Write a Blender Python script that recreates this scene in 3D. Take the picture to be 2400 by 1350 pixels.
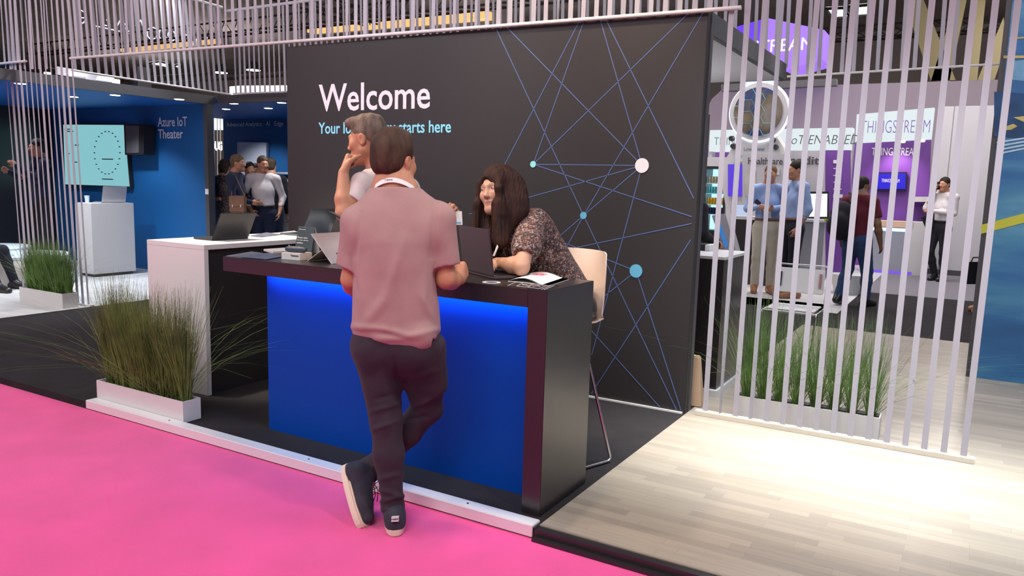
import bpy, bmesh, math, random, numpy as np
from mathutils import Vector, Matrix, noise
random.seed(7); rng = np.random.default_rng(7)
sc = bpy.context.scene
for o in list(bpy.data.objects): bpy.data.objects.remove(o)
COL = sc.collection
# ---------------------------------------------------------------- camera
CAM = np.array([1.60705, -3.06347, 1.55])
RR = np.array([0.8608171025, 0.5081468370, 0.0279411535])
UU = np.array([-0.0924015460, 0.1020684720, 0.9904766435])
WW = np.array([-0.5004556627, 0.8552010401, -0.1348158396])
FPX = 1816.45
def ray(px, py): return RR*(px-1200)/FPX - UU*(py-675)/FPX + WW
def P(px, py, y=None, z=None, x=None, d=None):
    v = ray(px, py)
    if d is not None: t = d
    elif y is not None: t = (y-CAM[1])/v[1]
    elif z is not None: t = (z-CAM[2])/v[2]
    else: t = (x-CAM[0])/v[0]
    return CAM + t*v
cd = bpy.data.cameras.new('camera'); cam = bpy.data.objects.new('camera', cd); COL.objects.link(cam)
cd.sensor_width = 36; cd.sensor_fit = 'HORIZONTAL'; cd.lens = FPX*36/2400; cd.clip_end = 200
M = Matrix([[RR[i], UU[i], -WW[i], CAM[i]] for i in range(3)] + [[0, 0, 0, 1]])
cam.matrix_world = M; sc.camera = cam
# ---------------------------------------------------------------- world, exposure
vs = sc.view_settings
vs.view_transform = 'Standard'; vs.look = 'None'; vs.gamma = 1; vs.use_curve_mapping = False; vs.exposure = 0.08
wd = bpy.data.worlds.new('hall'); sc.world = wd; wd.use_nodes = True
bg = wd.node_tree.nodes['Background']; bg.inputs[0].default_value = (0.80, 0.80, 0.85, 1); bg.inputs[1].default_value = 0.30
# ---------------------------------------------------------------- lights
def light(kind, loc, to, power, col=(1, 1, 1), size=1.0, spot=50, blend=.5, name=None):
    l = bpy.data.lights.new(name or kind.lower()+'_lamp', kind); l.energy = power; l.color = col
    if kind == 'AREA': l.shape = 'SQUARE'; l.size = size
    if kind == 'SPOT': l.spot_size = math.radians(spot); l.spot_blend = blend; l.shadow_soft_size = size
    if kind == 'POINT': l.shadow_soft_size = size
    o = bpy.data.objects.new(name or kind.lower()+'_lamp', l); COL.objects.link(o); o.location = loc
    dv = Vector(to)-Vector(loc); o.rotation_euler = dv.to_track_quat('-Z', 'Y').to_euler(); return o
LW = (1.0, .95, .96); LC = (.80, .90, 1.0); LH = (1.0, .72, .48)
light('AREA', (1.0, -5.5, 7.0), (-1.0, -1, 0), 620, LW, 5, name='hall_lamp')
light('AREA', (-7.0, -4.0, 7.0), (-6, -1.5, 0), 620, LW, 5, name='hall_lamp')
light('AREA', (4.5, 3.0, 7.0), (2.5, 3.0, 0), 300, LC, 4, name='hall_lamp')
light('AREA', (0, 11.5, 7.3), (0, 12.5, 0), 800, LW, 6, name='hall_lamp')
light('AREA', (-8, 8.5, 7.3), (-8, 8, 0), 300, LW, 5, name='hall_lamp')
ls = light('AREA', (1.15, 1.50, 3.75), (1.15, 1.62, 0), 50, (.90, .97, 1), 1, name='strip_lamp'); ls.data.shape = 'RECTANGLE'; ls.data.size = 2.4; ls.data.size_y = .12; ls.data.spread = math.radians(42)
light('SPOT', (2.6, 3.0, 5.2), (1.6, 3.1, 0), 300, (.90, .96, 1), .08, 50, .8)
light('SPOT', (-.6, .3, 5.0), (.6, .3, 0), 260, (1, .80, .62), .10, 34, .8)
light('SPOT', (-3.6, .2, 4.6), (-3.2, 1.2, 1.05), 1100, (1, .86, .68), .1, 30, .5)
light('SPOT', (-.7, .7, 4.3), (-.9, 2.03, 2.3), 260, (1, .80, .58), .12, 62, .9)
light('SPOT', (-2.6, -.9, 4.6), (-2.4, 2.03, 2.1), 230, (.95, .95, 1), .12, 50, .9)
light('SPOT', (-3.4, .2, 4.0), (-1.5, .6, 1.4), 420, LH, .1, 30, .8)
light('SPOT', (-2.2, -.6, 4.6), (-.35, .6, 1.2), 420, LH, .12, 26, .8)
light('SPOT', (1.6, -.8, 4.4), (-.5, -.35, 1.2), 220, (1, .82, .70), .15, 36, .8)
light('SPOT', (-7.4, 3.6, 5.2), (-8.3, 2.2, 0), 900, (.9, .95, 1), .15, 60, .7)
light('SPOT', (-10.0, 2.2, 5.0), (-9.4, 3.8, 0), 900, (.93, .96, 1), .15, 50, .7)
for x_, y_ in ((-12, 18), (2, 20), (-26, 20), (-3, 9), (10, 14), (-20, 7), (-36, 22)): light('POINT', (x_, y_, 5.6), (0, 0, 0), 260, (1, .92, .86), .5, name='hall_lamp')  # added point fills that lift the hall ceiling and far walls, no fixtures there
light('POINT', (-1.4, 3.3, 2.0), (0, 0, 0), 65, (.92, .96, 1), .15, name='canopy_fill')  # added fill without a fixture, brightens the underside of the canopy
# ---------------------------------------------------------------- materials
def nt(name):
    m = bpy.data.materials.new(name); m.use_nodes = True; t = m.node_tree
    return m, t, t.nodes['Principled BSDF']
def S(b, k, v):
    if k in b.inputs: b.inputs[k].default_value = v
def c4(c): return (c[0], c[1], c[2], 1)
def mat(name, col, rough=.6, metal=0, var=.0, vscale=8, bump=0, bscale=60, stretch=None, emit=None, es=0, spec=.5, trans=0, coat=0, sheen=0, col2=None, alpha=1):
    m, t, b = nt(name); S(b, 'Base Color', c4(col)); S(b, 'Roughness', rough); S(b, 'Metallic', metal); S(b, 'Specular IOR Level', spec)
    S(b, 'Transmission Weight', trans); S(b, 'Coat Weight', coat); S(b, 'Sheen Weight', sheen); S(b, 'Alpha', alpha)
    if emit: S(b, 'Emission Color', c4(emit)); S(b, 'Emission Strength', es)
    N = t.nodes; L = t.links
    tc = N.new('ShaderNodeTexCoord'); mp = N.new('ShaderNodeMapping'); L.new(tc.outputs['Object'], mp.inputs[0])
    if stretch: mp.inputs['Scale'].default_value = stretch
    if var or col2:
        n = N.new('ShaderNodeTexNoise'); n.inputs['Scale'].default_value = vscale; n.inputs['Detail'].default_value = 5
        L.new(mp.outputs[0], n.inputs['Vector'])
        r = N.new('ShaderNodeValToRGB'); L.new(n.outputs['Fac'], r.inputs[0])
        a = col2 or tuple(max(0, c*(1-var)) for c in col); d = col if col2 else tuple(min(1, c*(1+var)) for c in col)
        r.color_ramp.elements[0].position = .3; r.color_ramp.elements[0].color = c4(a)
        r.color_ramp.elements[1].position = .7; r.color_ramp.elements[1].color = c4(d)
        L.new(r.outputs[0], b.inputs['Base Color'])
    if bump:
        n2 = N.new('ShaderNodeTexNoise'); n2.inputs['Scale'].default_value = bscale; n2.inputs['Detail'].default_value = 4
        L.new(mp.outputs[0], n2.inputs['Vector']); bp = N.new('ShaderNodeBump'); bp.inputs['Strength'].default_value = bump; bp.inputs['Distance'].default_value = .01
        L.new(n2.outputs['Fac'], bp.inputs['Height']); L.new(bp.outputs[0], b.inputs['Normal'])
    return m
def emis(name, col, s): return mat(name, (0, 0, 0), .5, emit=col, es=s)
def wood(name, c1, c2, c3, rough=.35):
    m, t, b = nt(name); N = t.nodes; L = t.links
    tc = N.new('ShaderNodeTexCoord'); br = N.new('ShaderNodeTexBrick'); L.new(tc.outputs['Object'], br.inputs['Vector'])
    br.offset = .43; br.offset_frequency = 2; br.squash = .72; br.squash_frequency = 3; br.inputs['Scale'].default_value = 1; br.inputs['Brick Width'].default_value = .58; br.inputs['Row Height'].default_value = .060
    br.inputs['Mortar Size'].default_value = .0006; br.inputs['Color1'].default_value = c4(c1); br.inputs['Color2'].default_value = c4(c2); br.inputs['Mortar'].default_value = c4(c3); br.inputs['Bias'].default_value = 0
    mp = N.new('ShaderNodeMapping'); mp.inputs['Scale'].default_value = (2, 30, 1); L.new(tc.outputs['Object'], mp.inputs[0])
    n = N.new('ShaderNodeTexNoise'); n.inputs['Scale'].default_value = 1.6; n.inputs['Detail'].default_value = 6; L.new(mp.outputs[0], n.inputs['Vector'])
    mx = N.new('ShaderNodeMix'); mx.data_type = 'RGBA'; mx.blend_type = 'MULTIPLY'; mx.inputs[0].default_value = .28
    rp = N.new('ShaderNodeValToRGB'); rp.color_ramp.elements[0].color = (.62, .6, .58, 1); rp.color_ramp.elements[0].position = .3; rp.color_ramp.elements[1].color = (1.1, 1.08, 1.05, 1); rp.color_ramp.elements[1].position = .7
    L.new(n.outputs['Fac'], rp.inputs[0]); L.new(br.outputs['Color'], mx.inputs[6]); L.new(rp.outputs[0], mx.inputs[7]); L.new(mx.outputs[2], b.inputs['Base Color'])
    S(b, 'Roughness', rough); return m
M_ = {}
M_['pink'] = mat('pink carpet', (.80, .045, .27), .95, var=.08, vscale=3, bump=.5, bscale=400, sheen=.3, spec=.1)
M_['blackcarpet'] = mat('black carpet', (.024, .021, .023), .92, var=.15, vscale=6, bump=.4, bscale=350, spec=.15)
M_['greycarpet'] = mat('grey carpet', (.16, .15, .17), .95, bump=.3, bscale=300)
M_['wood'] = wood('pale wood planks', (.38, .325, .26), (.275, .235, .19), (.20, .17, .14))
M_['woodwhite'] = wood('white wood planks', (.66, .66, .66), (.54, .54, .54), (.4, .4, .4), .4)
M_['black'] = mat('black laminate', (.018, .015, .017), .28, spec=.65, bump=.03, bscale=200)
M_['blackwall'] = mat('black banner fabric', (.019, .0155, .017), .62, bump=.05, bscale=5)
M_['charcoal'] = mat('charcoal panel', (.060, .058, .065), .55)
M_['blue'] = mat('blue panel', (.0, .045, .30), .55, spec=.15)
M_['bluewall'] = mat('blue booth wall', (.0, .085, .27), .6)
M_['bluedark'] = mat('navy booth wall', (.003, .02, .14), .6)
M_['white'] = mat('white laminate', (.60, .585, .58), .45, bump=.01)
M_['offwhite'] = mat('off white paint', (.62, .60, .58), .5)
M_['ribbon'] = mat('white ribbon', (.375, .36, .405), .7)
M_['rod'] = mat('white rod', (.60, .59, .58), .4)
M_['alu'] = mat('brushed aluminium', (.78, .78, .78), .4, metal=.25)
M_['chrome'] = mat('chrome', (.75, .75, .78), .12, metal=1)
M_['black_plastic'] = mat('black plastic', (.012, .012, .014), .35)
M_['paper'] = mat('white paper', (.78, .76, .77), .6)
M_['text'] = mat('white print', (.80, .74, .78), .5)
M_['text_cool'] = mat('cool white print', (.62, .70, .82), .5)
M_['cyan'] = mat('cyan print', (.26, .70, .88), .5)
M_['line'] = mat('blue line print', (.085, .15, .36), .5)
M_['dotc'] = mat('pale cyan dot print', (.30, .72, .76), .5)
M_['dotb'] = mat('blue dot print', (.12, .42, .62), .5)
M_['soil'] = mat('dark soil', (.03, .022, .015), .95, bump=1, bscale=80)
M_['mauve'] = mat('mauve hall wall', (.34, .28, .32), .7)
M_['greywhite'] = mat('grey white panel', (.50, .48, .50), .6)
M_['purple'] = mat('purple booth wall', (.16, .05, .30), .5)
M_['dark'] = mat('dark hall steel', (.022, .019, .02), .8)
M_['ceil'] = mat('dark hall ceiling', (.26, .22, .20), .9, var=.2, vscale=1)
M_['stoolwhite'] = mat('cream stool shell', (.80, .66, .56), .4)
M_['glass'] = mat('clear glass', (.9, .95, .97), .03, trans=1, alpha=.35)
# ---------------------------------------------------------------- mesh helpers
class MB:
    def __init__(s): s.v = []; s.f = []; s.mi = []; s.cur = 0
    def add(s, vs, fs):
        n = len(s.v); s.v += [tuple(map(float, v)) for v in vs]; s.f += [tuple(i+n for i in f) for f in fs]; s.mi += [s.cur]*len(fs); return s
    def box(s, x0, x1, y0, y1, z0, z1):
        return s.hexa([(x0, y0, z0), (x1, y0, z0), (x1, y1, z0), (x0, y1, z0), (x0, y0, z1), (x1, y0, z1), (x1, y1, z1), (x0, y1, z1)])
    def hexa(s, v): return s.add(v, [(3, 2, 1, 0), (4, 5, 6, 7), (0, 1, 5, 4), (1, 2, 6, 5), (2, 3, 7, 6), (3, 0, 4, 7)])
    def obox(s, c, a, b, d):  # centre, three half-axis vectors
        c, a, b, d = map(np.array, (c, a, b, d)); return s.hexa([c-a-b-d, c+a-b-d, c+a+b-d, c-a+b-d, c-a-b+d, c+a-b+d, c+a+b+d, c-a+b+d])
    def quad(s, a, b, c, d, t=None):  # thin slab: four corners and a thickness vector
        if t is None: return s.add([a, b, c, d], [(0, 1, 2, 3)])
        t = np.array(t); q = [np.array(p) for p in (a, b, c, d)]
        return s.hexa(q+[p+t for p in q])
    def prism(s, pts, t):
        t = np.array(t); n = len(pts); q = [np.array(p, float) for p in pts]
        return s.add(q+[p+t for p in q], [tuple(range(n))[::-1], tuple(range(n, 2*n))]+[(i, (i+1) % n, n+(i+1) % n, n+i) for i in range(n)])
    def tube(s, path, r, n=8, closed=False):
        path = [np.array(p, float) for p in path]; m = len(path); rs = r if hasattr(r, '__len__') else [r]*m
        vs = []; up = None
        for i, p in enumerate(path):
            a = path[(i-1) % m] if (closed or i > 0) else p; b = path[(i+1) % m] if (closed or i < m-1) else p
            t = b-a; t /= np.linalg.norm(t)+1e-12
            if up is None: up = np.array([0, 0, 1.]) if abs(t[2]) < .9 else np.array([1., 0, 0])
            e1 = np.cross(t, up); e1 /= np.linalg.norm(e1)+1e-12; e2 = np.cross(e1, t); up = e2
            for k in range(n):
                an = 2*math.pi*k/n; vs.append(p+rs[i]*(math.cos(an)*e1+math.sin(an)*e2))
        fs = []
        for i in range(m if closed else m-1):
            j = (i+1) % m
            for k in range(n): k2 = (k+1) % n; fs.append((i*n+k, i*n+k2, j*n+k2, j*n+k))
        if not closed: fs += [tuple(range(n))[::-1], tuple(range((m-1)*n, m*n))]
        return s.add(vs, fs)
    def lathe(s, c, prof, n=24, ax=(0, 0, 1)):
        ax = np.array(ax, float); ax /= np.linalg.norm(ax); e = np.array([1., 0, 0]) if abs(ax[0]) < .9 else np.array([0, 1., 0])
        e1 = np.cross(ax, e); e1 /= np.linalg.norm(e1); e2 = np.cross(ax, e1); c = np.array(c, float); vs = []
        for r, h in prof:
            for k in range(n): a = 2*math.pi*k/n; vs.append(c+ax*h+r*(math.cos(a)*e1+math.sin(a)*e2))
        fs = []
        for i in range(len(prof)-1):
            for k in range(n): k2 = (k+1) % n; fs.append((i*n+k, i*n+k2, (i+1)*n+k2, (i+1)*n+k))
        fs += [tuple(range(n))[::-1], tuple(range((len(prof)-1)*n, len(prof)*n))]
        return s.add(vs, fs)
    def build(s, name, m, parent=None, bevel=0, smooth=False, fix=True):
        off = np.array(parent['_o']) if parent is not None and '_o' in parent else np.zeros(3)
        me = bpy.data.meshes.new(name); me.from_pydata([tuple(np.array(v)-off) for v in s.v], [], s.f); 
        for mm in (m if isinstance(m, (list, tuple)) else [m]): me.materials.append(M_[mm] if isinstance(mm, str) else mm)
        if any(s.mi): me.polygons.foreach_set('material_index', s.mi)
        if fix:
            b = bmesh.new(); b.from_mesh(me); bmesh.ops.recalc_face_normals(b, faces=b.faces)
            if bevel: bmesh.ops.bevel(b, geom=list(b.edges), offset=bevel, segments=2, affect='EDGES', clamp_overlap=True)
            b.to_mesh(me); b.free()
        if smooth:
            me.polygons.foreach_set('use_smooth', [True]*len(me.polygons))
            try: me.set_sharp_from_angle(angle=math.radians(50))
            except Exception: pass
        o = bpy.data.objects.new(name, me); COL.objects.link(o)
        if parent is not None:
            o.parent = parent; o['_o'] = list(off)
        return o
def box(x0, x1, y0, y1, z0, z1): return MB().box(x0, x1, y0, y1, z0, z1)
def thing(name, label, cat, loc=(0, 0, 0), group=None, kind=None):
    o = bpy.data.objects.new(name, None); COL.objects.link(o); o.location = [float(v) for v in loc]; o.empty_display_size = .1
    o['_o'] = [float(v) for v in loc]; return tag(o, label, cat, group, kind)
def tag(o, label=None, cat=None, group=None, kind=None):
    for k, v in (('label', label), ('category', cat), ('group', group), ('kind', kind)):
        if v: o[k] = v
    return o
def struct(o, label=None, cat=None): o['kind'] = 'structure'; return tag(o, label, cat)
def dup(root, loc, label=None, rotz=None):
    r = root.copy(); COL.objects.link(r); r.location = loc
    if rotz is not None: r.rotation_euler = (0, 0, rotz)
    if label: r['label'] = label
    for ch in list(root.children):
        c = ch.copy(); COL.objects.link(c); c.parent = r
        for g in list(ch.children): d = g.copy(); COL.objects.link(d); d.parent = c
    return r
def text(name, s, m, A, right, up, parent=None, bold=0, depth=.001, shear=0):
    """lettering in the box at A spanned by the vectors right (width) and up (height)"""
    cu = bpy.data.curves.new(name, 'FONT'); cu.body = s; cu.size = 1; cu.offset = bold; cu.extrude = .01; cu.shear = shear; cu.resolution_u = 3
    to = bpy.data.objects.new(name, cu); COL.objects.link(to); dg = bpy.context.evaluated_depsgraph_get(); dg.update()
    me = bpy.data.meshes.new_from_object(to.evaluated_get(dg)); bpy.data.objects.remove(to)
    n = len(me.vertices); co = np.zeros(n*3); me.vertices.foreach_get('co', co); co = co.reshape(-1, 3)
    lo = co.min(0); hi = co.max(0); A, right, up = (np.array(v, float) for v in (A, right, up)); nn = np.cross(right, up); nn /= np.linalg.norm(nn)
    q = (co-lo)/(hi-lo); off = np.array(parent['_o']) if parent is not None else np.zeros(3)
    w = A-off+q[:, :1]*right+q[:, 1:2]*up+q[:, 2:]*nn*depth*2-nn*depth*.3
    me.vertices.foreach_set('co', w.ravel()); me.materials.clear(); me.materials.append(M_[m] if isinstance(m, str) else m)
    o = bpy.data.objects.new(name, me); COL.objects.link(o)
    if parent is not None: o.parent = parent; o['_o'] = list(off)
    return o
X1 = np.array([1., 0, 0]); Y1 = np.array([0, 1., 0]); Z1 = np.array([0, 0, 1.])
# ================================================================ THE SETTING
struct(box(-16, 14, -9, -.118, -.15, -.05).build('floor', 'pink'), 'bright pink carpet of the aisle in front of the stand', 'floor')
struct(box(-7.0, .04, -.118, 8.3, -.10, 0).build('floor', 'blackcarpet'), 'black carpet under the counter and the left aisle', 'floor')
struct(box(-50, -7.0, -.118, 8.3, -.10, .001).build('floor', 'woodwhite'), 'white plank floor of the left stand', 'floor')
struct(box(.04, 14, -.075, 6.35, -.04, .0015).build('floor', 'wood'), 'pale wood plank floor right of the counter', 'floor')
struct(box(.04, 14, -.118, -.075, -.10, -.004).build('trim_1', 'black'), 'black edging strip of the plank floor', 'trim')
struct(box(.04, 14, -.112, 6.35, -.10, -.04).build('trim_2', 'black'))
struct(box(.04, 14, -.150, -.118, -.06, -.035).build('trim_3', 'black'))
struct(box(.04, 14, 6.35, 7.55, -.10, -.002).build('floor', 'blackcarpet'), 'black carpet aisle behind the grass planter', 'floor')
struct(box(-7, .25, 7.55, 30, -.10, .0).build('floor', 'woodwhite'), 'white plank floor of the stand behind', 'floor')
struct(box(.25, 14, 7.55, 10.2, -.10, -.002).build('floor', 'blackcarpet'), 'black carpet walkway at the right', 'floor')
struct(box(.25, 14, 10.2, 30, -.10, -.001).build('floor', 'greycarpet'), 'grey carpet in front of the white panels', 'floor')
struct(box(-50, -7, 8.3, 30, -.10, -.001).build('floor', 'greycarpet'))
struct(box(-50, 25, -12, 34, 7.6, 7.8).build('ceiling', 'ceil'), 'dark exhibition hall ceiling', 'ceiling')
struct(box(-50, 25, 30, 30.3, -.1, 7.6).build('wall_back', mat('hall back wall', (.26, .22, .20), .9)), 'brown far wall of the hall', 'wall')
struct(box(-50.3, -50, -12, 34, -.1, 7.6).build('wall_left', 'ceil')); struct(box(25, 25.3, -12, 34, -.1, 7.6).build('wall_right', 'ceil'))
# aluminium kerb along the front of the platform
k = MB().box(-3.43, .028, -.124, -.047, -.045, .012)
o = k.build('kerb_strip', 'alu', bevel=.003); tag(o, 'long silver aluminium edge strip between pink carpet and black platform', 'edge strip')
k = MB()
for x in (-2.6, -1.4, -.35): k.lathe((x, -.083, .0125), [(.006, 0), (.005, .002)], 10)
k.build('screw', 'black_plastic', o)
# ================================================================ WELCOME WALL (a roofed box)
HW = 2.688
t = thing('display_wall', 'tall black display wall with white Welcome lettering and blue network graphic', 'wall', (-1.86, 2.03, 0))
MB().box(-3.77, .035, 2.03, 2.10, 0, HW).build('banner_panel', 'blackwall', t, bevel=.004)
MB().box(-3.77, .04, 2.10, 2.15, 0, HW).build('frame', 'charcoal', t)
MB().box(-3.6, .02, 2.015, 2.03, 0.0, .012).build('base_trim', 'alu', t)
MB().box(.0, .04, 2.15, 4.45, 2.545, HW).build('fascia', 'charcoal', t, bevel=.002)
MB().box(-3.77, 0, 4.41, 4.45, 2.545, HW).build('fascia', 'charcoal', t)
MB().box(-3.77, .0, 2.15, 4.41, 2.545, 2.60).build('canopy_ceiling', 'greywhite', t)
MB().box(-3.77, -3.70, 2.15, 4.45, 0, HW).build('side_panel', 'blackwall', t)
MB().box(-3.7, -.84, 4.38, 4.45, 0, 2.545).build('back_panel', 'white', t)
W = lambda px, py: P(px, py, y=2.03)
WL = [(1163, 67, 1368, 505), (1368, 505, 1586, 961), (1189, 65, 1505, 388), (1358, 50, 1150, 449), (1368.5, 50, 1250, 385), (1407, 45, 1505, 388),
 (1420, 45, 1626, 465), (1615, 30, 1250, 385), (1648, 30, 1368, 505), (1250, 385, 1505, 388), (1505, 388, 1241, 462), (1241, 462, 1100, 502), (1250, 385, 1622, 508),
 (1505, 388, 1368, 505), (1505, 388, 1387, 832), (1368, 505, 1303, 561), (1368, 505, 1331, 574), (1331, 574, 1270, 680), (1303, 561, 1491, 635),
 (1303, 590, 1621, 524), (1491, 635, 1403, 705), (1403, 705, 1330, 765), (1491, 635, 1596, 961), (1619, 562, 1386, 923), (1330, 712, 1546, 953)]
k = MB()
for a, b, c, d in WL:
    p, q = W(a, b), W(c, d); p[2] = min(p[2], HW-.002); q[2] = min(q[2], HW-.002); v = (q-p)/np.linalg.norm(q-p); s_ = np.cross(v, Y1)*.0028
    p[1] = q[1] = 2.029; k.hexa([p-s_, p+s_, q+s_, q-s_]+[w+np.array([0, -.001, 0]) for w in (p-s_, p+s_, q+s_, q-s_)])
k.build('line_graphic', 'line', t)
for px, py, r, m in ((1250, 385, .024, 'dotc'), (1505, 388, .050, 'text'), (1368, 505, .026, 'dotb'), (1491, 635, .047, 'dotb')):
    p = W(px, py); p[1] = 2.0275; MB().lathe(p, [(r, 0), (r, -.003)], 32, (0, 1, 0)).build('dot', m, t)
A = W(748, 262); B = W(1008, 262); text('lettering', 'Welcome', 'text', (A[0], 2.029, A[2]), (B[0]-A[0], 0, 0), (0, 0, W(865, 196)[2]-W(865, 262)[2]), t, bold=.012)
A = W(747, 319); B = W(1057, 316); text('lettering', 'Your IoT journey starts here', 'cyan', (A[0], 2.029, A[2]-.012), (B[0]-A[0], 0, 0), (0, 0, .128), t, bold=.014)
# grey post with a white panel at the box's back corner
t = thing('post', 'grey post with narrow white panel at the back corner of the black box', 'post', (-.74, 4.44, 0))
MB().box(-.84, -.64, 4.40, 4.46, 0, 2.25).build('frame', 'charcoal', t); MB().box(-.79, -.70, 4.385, 4.402, .1, 2.14).build('panel', 'paper', t)
# ================================================================ COUNTERS
t = thing('reception_counter', 'black reception counter with glowing blue front panel', 'counter', (-1.08, .25, 0))
MB().box(-2.17, -.10, 0, .50, .985, 1.07).build('worktop', 'black', t, bevel=.002)
MB().box(-.10, 0, 0, .50, 0, 1.07).build('end_panel', 'black', t, bevel=.002)
MB().box(-2.0, -.10, .18, .20, 0, .985).build('front_panel', 'blue', t)
MB().box(-2.0, -1.98, .20, .46, 0, .985).build('side_panel', 'black', t)
MB().box(-1.98, -.10, .40, .42, .45, .985).build('shelf_back', 'black', t); MB().box(-1.98, -.10, .21, .42, .43, .45).build('shelf', 'black', t)
MB().box(-1.98, -.12, .165, .178, .972, .985).build('light_strip', emis('blue led', (.0, .25, 1.0), 6), t)
l = bpy.data.lights.new('strip_light', 'AREA'); l.shape = 'RECTANGLE'; l.size = 1.86; l.size_y = .03; l.energy = 7; l.color = (.0, .36, 1.0)
lo = bpy.data.objects.new('strip_light', l); COL.objects.link(lo); lo.location = (-1.05, .13, .978); lo.rotation_euler = (math.radians(22), 0, 0)
t = thing('display_counter', 'long white display counter with dark inner side at the left end of the wall', 'counter', (-3.2, 1.1, 0))
MB().box(-3.53, -2.90, .44, 1.98, 1.03, 1.065).build('worktop', 'white', t, bevel=.002)
MB().box(-3.53, -2.90, .44, .475, 0, 1.03).build('end_panel', 'white', t, bevel=.002)
MB().box(-3.50, -2.925, .475, 1.96, 0.0, 1.03).build('body', 'black', t)
# bar stool
t = thing('bar_stool', 'cream plastic bar stool on chrome sled frame behind the counter end', 'stool', (-.26, .92, 0))
def stool_shell():
    k = MB(); vs = []; fs = []; nu = 17
    prof = [(-.21, .74), (-.19, .775), (-.10, .785), (.0, .78), (.10, .775), (.155, .79), (.185, .84), (.195, .93), (.20, 1.05), (.215, 1.175), (.218, 1.185)]
    sil = [.16, .185, .195, .20, .20, .20, .20, .20, .20, .185, .17]
    for lay in (0, .008):
        for i, (yy, zz) in enumerate(prof):
            for j in range(nu):
                q = j/(nu-1)*2-1; lift = (.035*q*q if i < 6 else 0); fwd = (.05*q*q if i >= 6 else .0)
                x, y = SL(sil[i]*q, yy-fwd+(lay if i > 5 else 0)); vs.append((x, y, zz+lift-(lay if i <= 5 else 0)))
    n = len(prof)*nu
    for L in (0, 1):
        for i in range(len(prof)-1):
            for j in range(nu-1): b_ = L*n+i*nu+j; fs.append((b_, b_+1, b_+nu+1, b_+nu))
    rim = [j for j in range(nu)]+[i*nu+nu-1 for i in range(1, len(prof))]+[(len(prof)-1)*nu+j for j in range(nu-2, -1, -1)]+[i*nu for i in range(len(prof)-2, 0, -1)]
    for a_, b_ in zip(rim, rim[1:]+rim[:1]): fs.append((a_, b_, b_+n, a_+n))
    return k.add(vs, fs)
def SL(x, y, a=math.radians(-21), cx=-.325, cy=.765): return cx+x*math.cos(a)-y*math.sin(a), cy+x*math.sin(a)+y*math.cos(a)
stool_shell().build('seat_shell', 'stoolwhite', t, smooth=True)
def rounded(pts, r=.03, n=5):
    out = []; m = len(pts); pts = [np.array(p, float) for p in pts]
    for i, p in enumerate(pts):
        if i in (0, m-1): out.append(p); continue
        a = pts[i-1]-p; b = pts[i+1]-p; a /= np.linalg.norm(a); b /= np.linalg.norm(b)
        for j in range(n+1): q = j/n; out.append((p+a*r)*(1-q)**2+2*p*q*(1-q)+(p+b*r)*q*q)
    return out
for s_ in (1, -1):
    MB().tube(rounded([(*SL(0, .08), .757), (*SL(.10*s_, .08), .757), (*SL(.255*s_, .205), .012), (*SL(.255*s_, -.17), .012), (*SL(.10*s_, -.08), .757), (*SL(0, -.08), .757)], .03), .009).build('leg_frame', 'chrome', t, smooth=True)
MB().tube([(*SL(-.255, -.14), .012), (*SL(.255, -.14), .012)], .009).build('foot_bar', 'chrome', t, smooth=True)
MB().tube([(*SL(-.19, -.13), .30), (*SL(.19, -.13), .30)], .009).build('foot_rest', 'chrome', t, smooth=True)
# ================================================================ RIBBON CURTAINS
def ribbon_mesh(w, tw, nm):
    k = MB(); n = 10; vs = []; fs = []
    for i in range(n+1):
        a = tw*(i/n)**2; c, s_ = math.cos(a)*w/2, math.sin(a)*w/2; z = -i/n
        for th in (-.0006, .0006): vs += [(-c-th*math.sin(a), -s_+th*math.cos(a), z), (c-th*math.sin(a), s_+th*math.cos(a), z)]
    for i in range(n):
        b_ = i*4; d = b_+4; fs += [(b_, b_+1, d+1, d), (b_+3, b_+2, d+2, d+3), (b_+1, b_+3, d+3, d+1), (b_+2, b_, d, d+2)]
    o = k.add(vs, fs).build('ribbon', 'ribbon'); me = o.data; bpy.data.objects.remove(o); return me
RM = [ribbon_mesh(.034, tw, 'r') for tw in (0, .15, -.2, .5, 0, .1)]; RT = ribbon_mesh(.034, 1.5, 'r')
RN = [ribbon_mesh(.018, tw, 'r') for tw in (0, .2, -.2)]
def ribbon(a, b, label, group, me=None, rz=None):
    o = bpy.data.objects.new('ribbon', me or random.choice(RM)); COL.objects.link(o); a, b = Vector(a), Vector(b); d = b-a
    q = Vector((0, 0, -1)).rotation_difference(d.normalized()); z = rz if rz is not None else random.uniform(-.25, .25)
    o.matrix_world = Matrix.Translation(a) @ q.to_matrix().to_4x4() @ Matrix.Rotation(z, 4, 'Z') @ Matrix.Diagonal((1, 1, d.length, 1))
    return tag(o, label, 'ribbon', group)
ZT = 3.85
def rod(a, b, r, label, name='curtain_rod', m='rod'):
    o = MB().tube([a, b], r, 10).build(name, m, smooth=True); return tag(o, label, 'rod')
rod((-7.05, 2.0, 2.763), (.25, 2.0, 2.676), .014, 'long white rod along the top of the Welcome wall, weighting the front ribbons')
rod((-12, 2.0, 2.78), (-7.93, 2.0, 2.78), .014, 'short white rod at the upper left edge, in front of the theater box')
rod((-7.38, 2.2, 2.68), (-7.62, 4.62, 2.68), .012, 'white rod running back above the theater opening under the slanting ribbons')
rod((-7.66, 4.7, 2.70), (-.02, 4.7, 2.66), .012, 'white rod at the back, ending behind the roof of the black box'); rod((.0, 4.7, 2.61), (1.70, 4.7, 2.64), .010, 'thin white rod behind the right floor ribbons')
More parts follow.
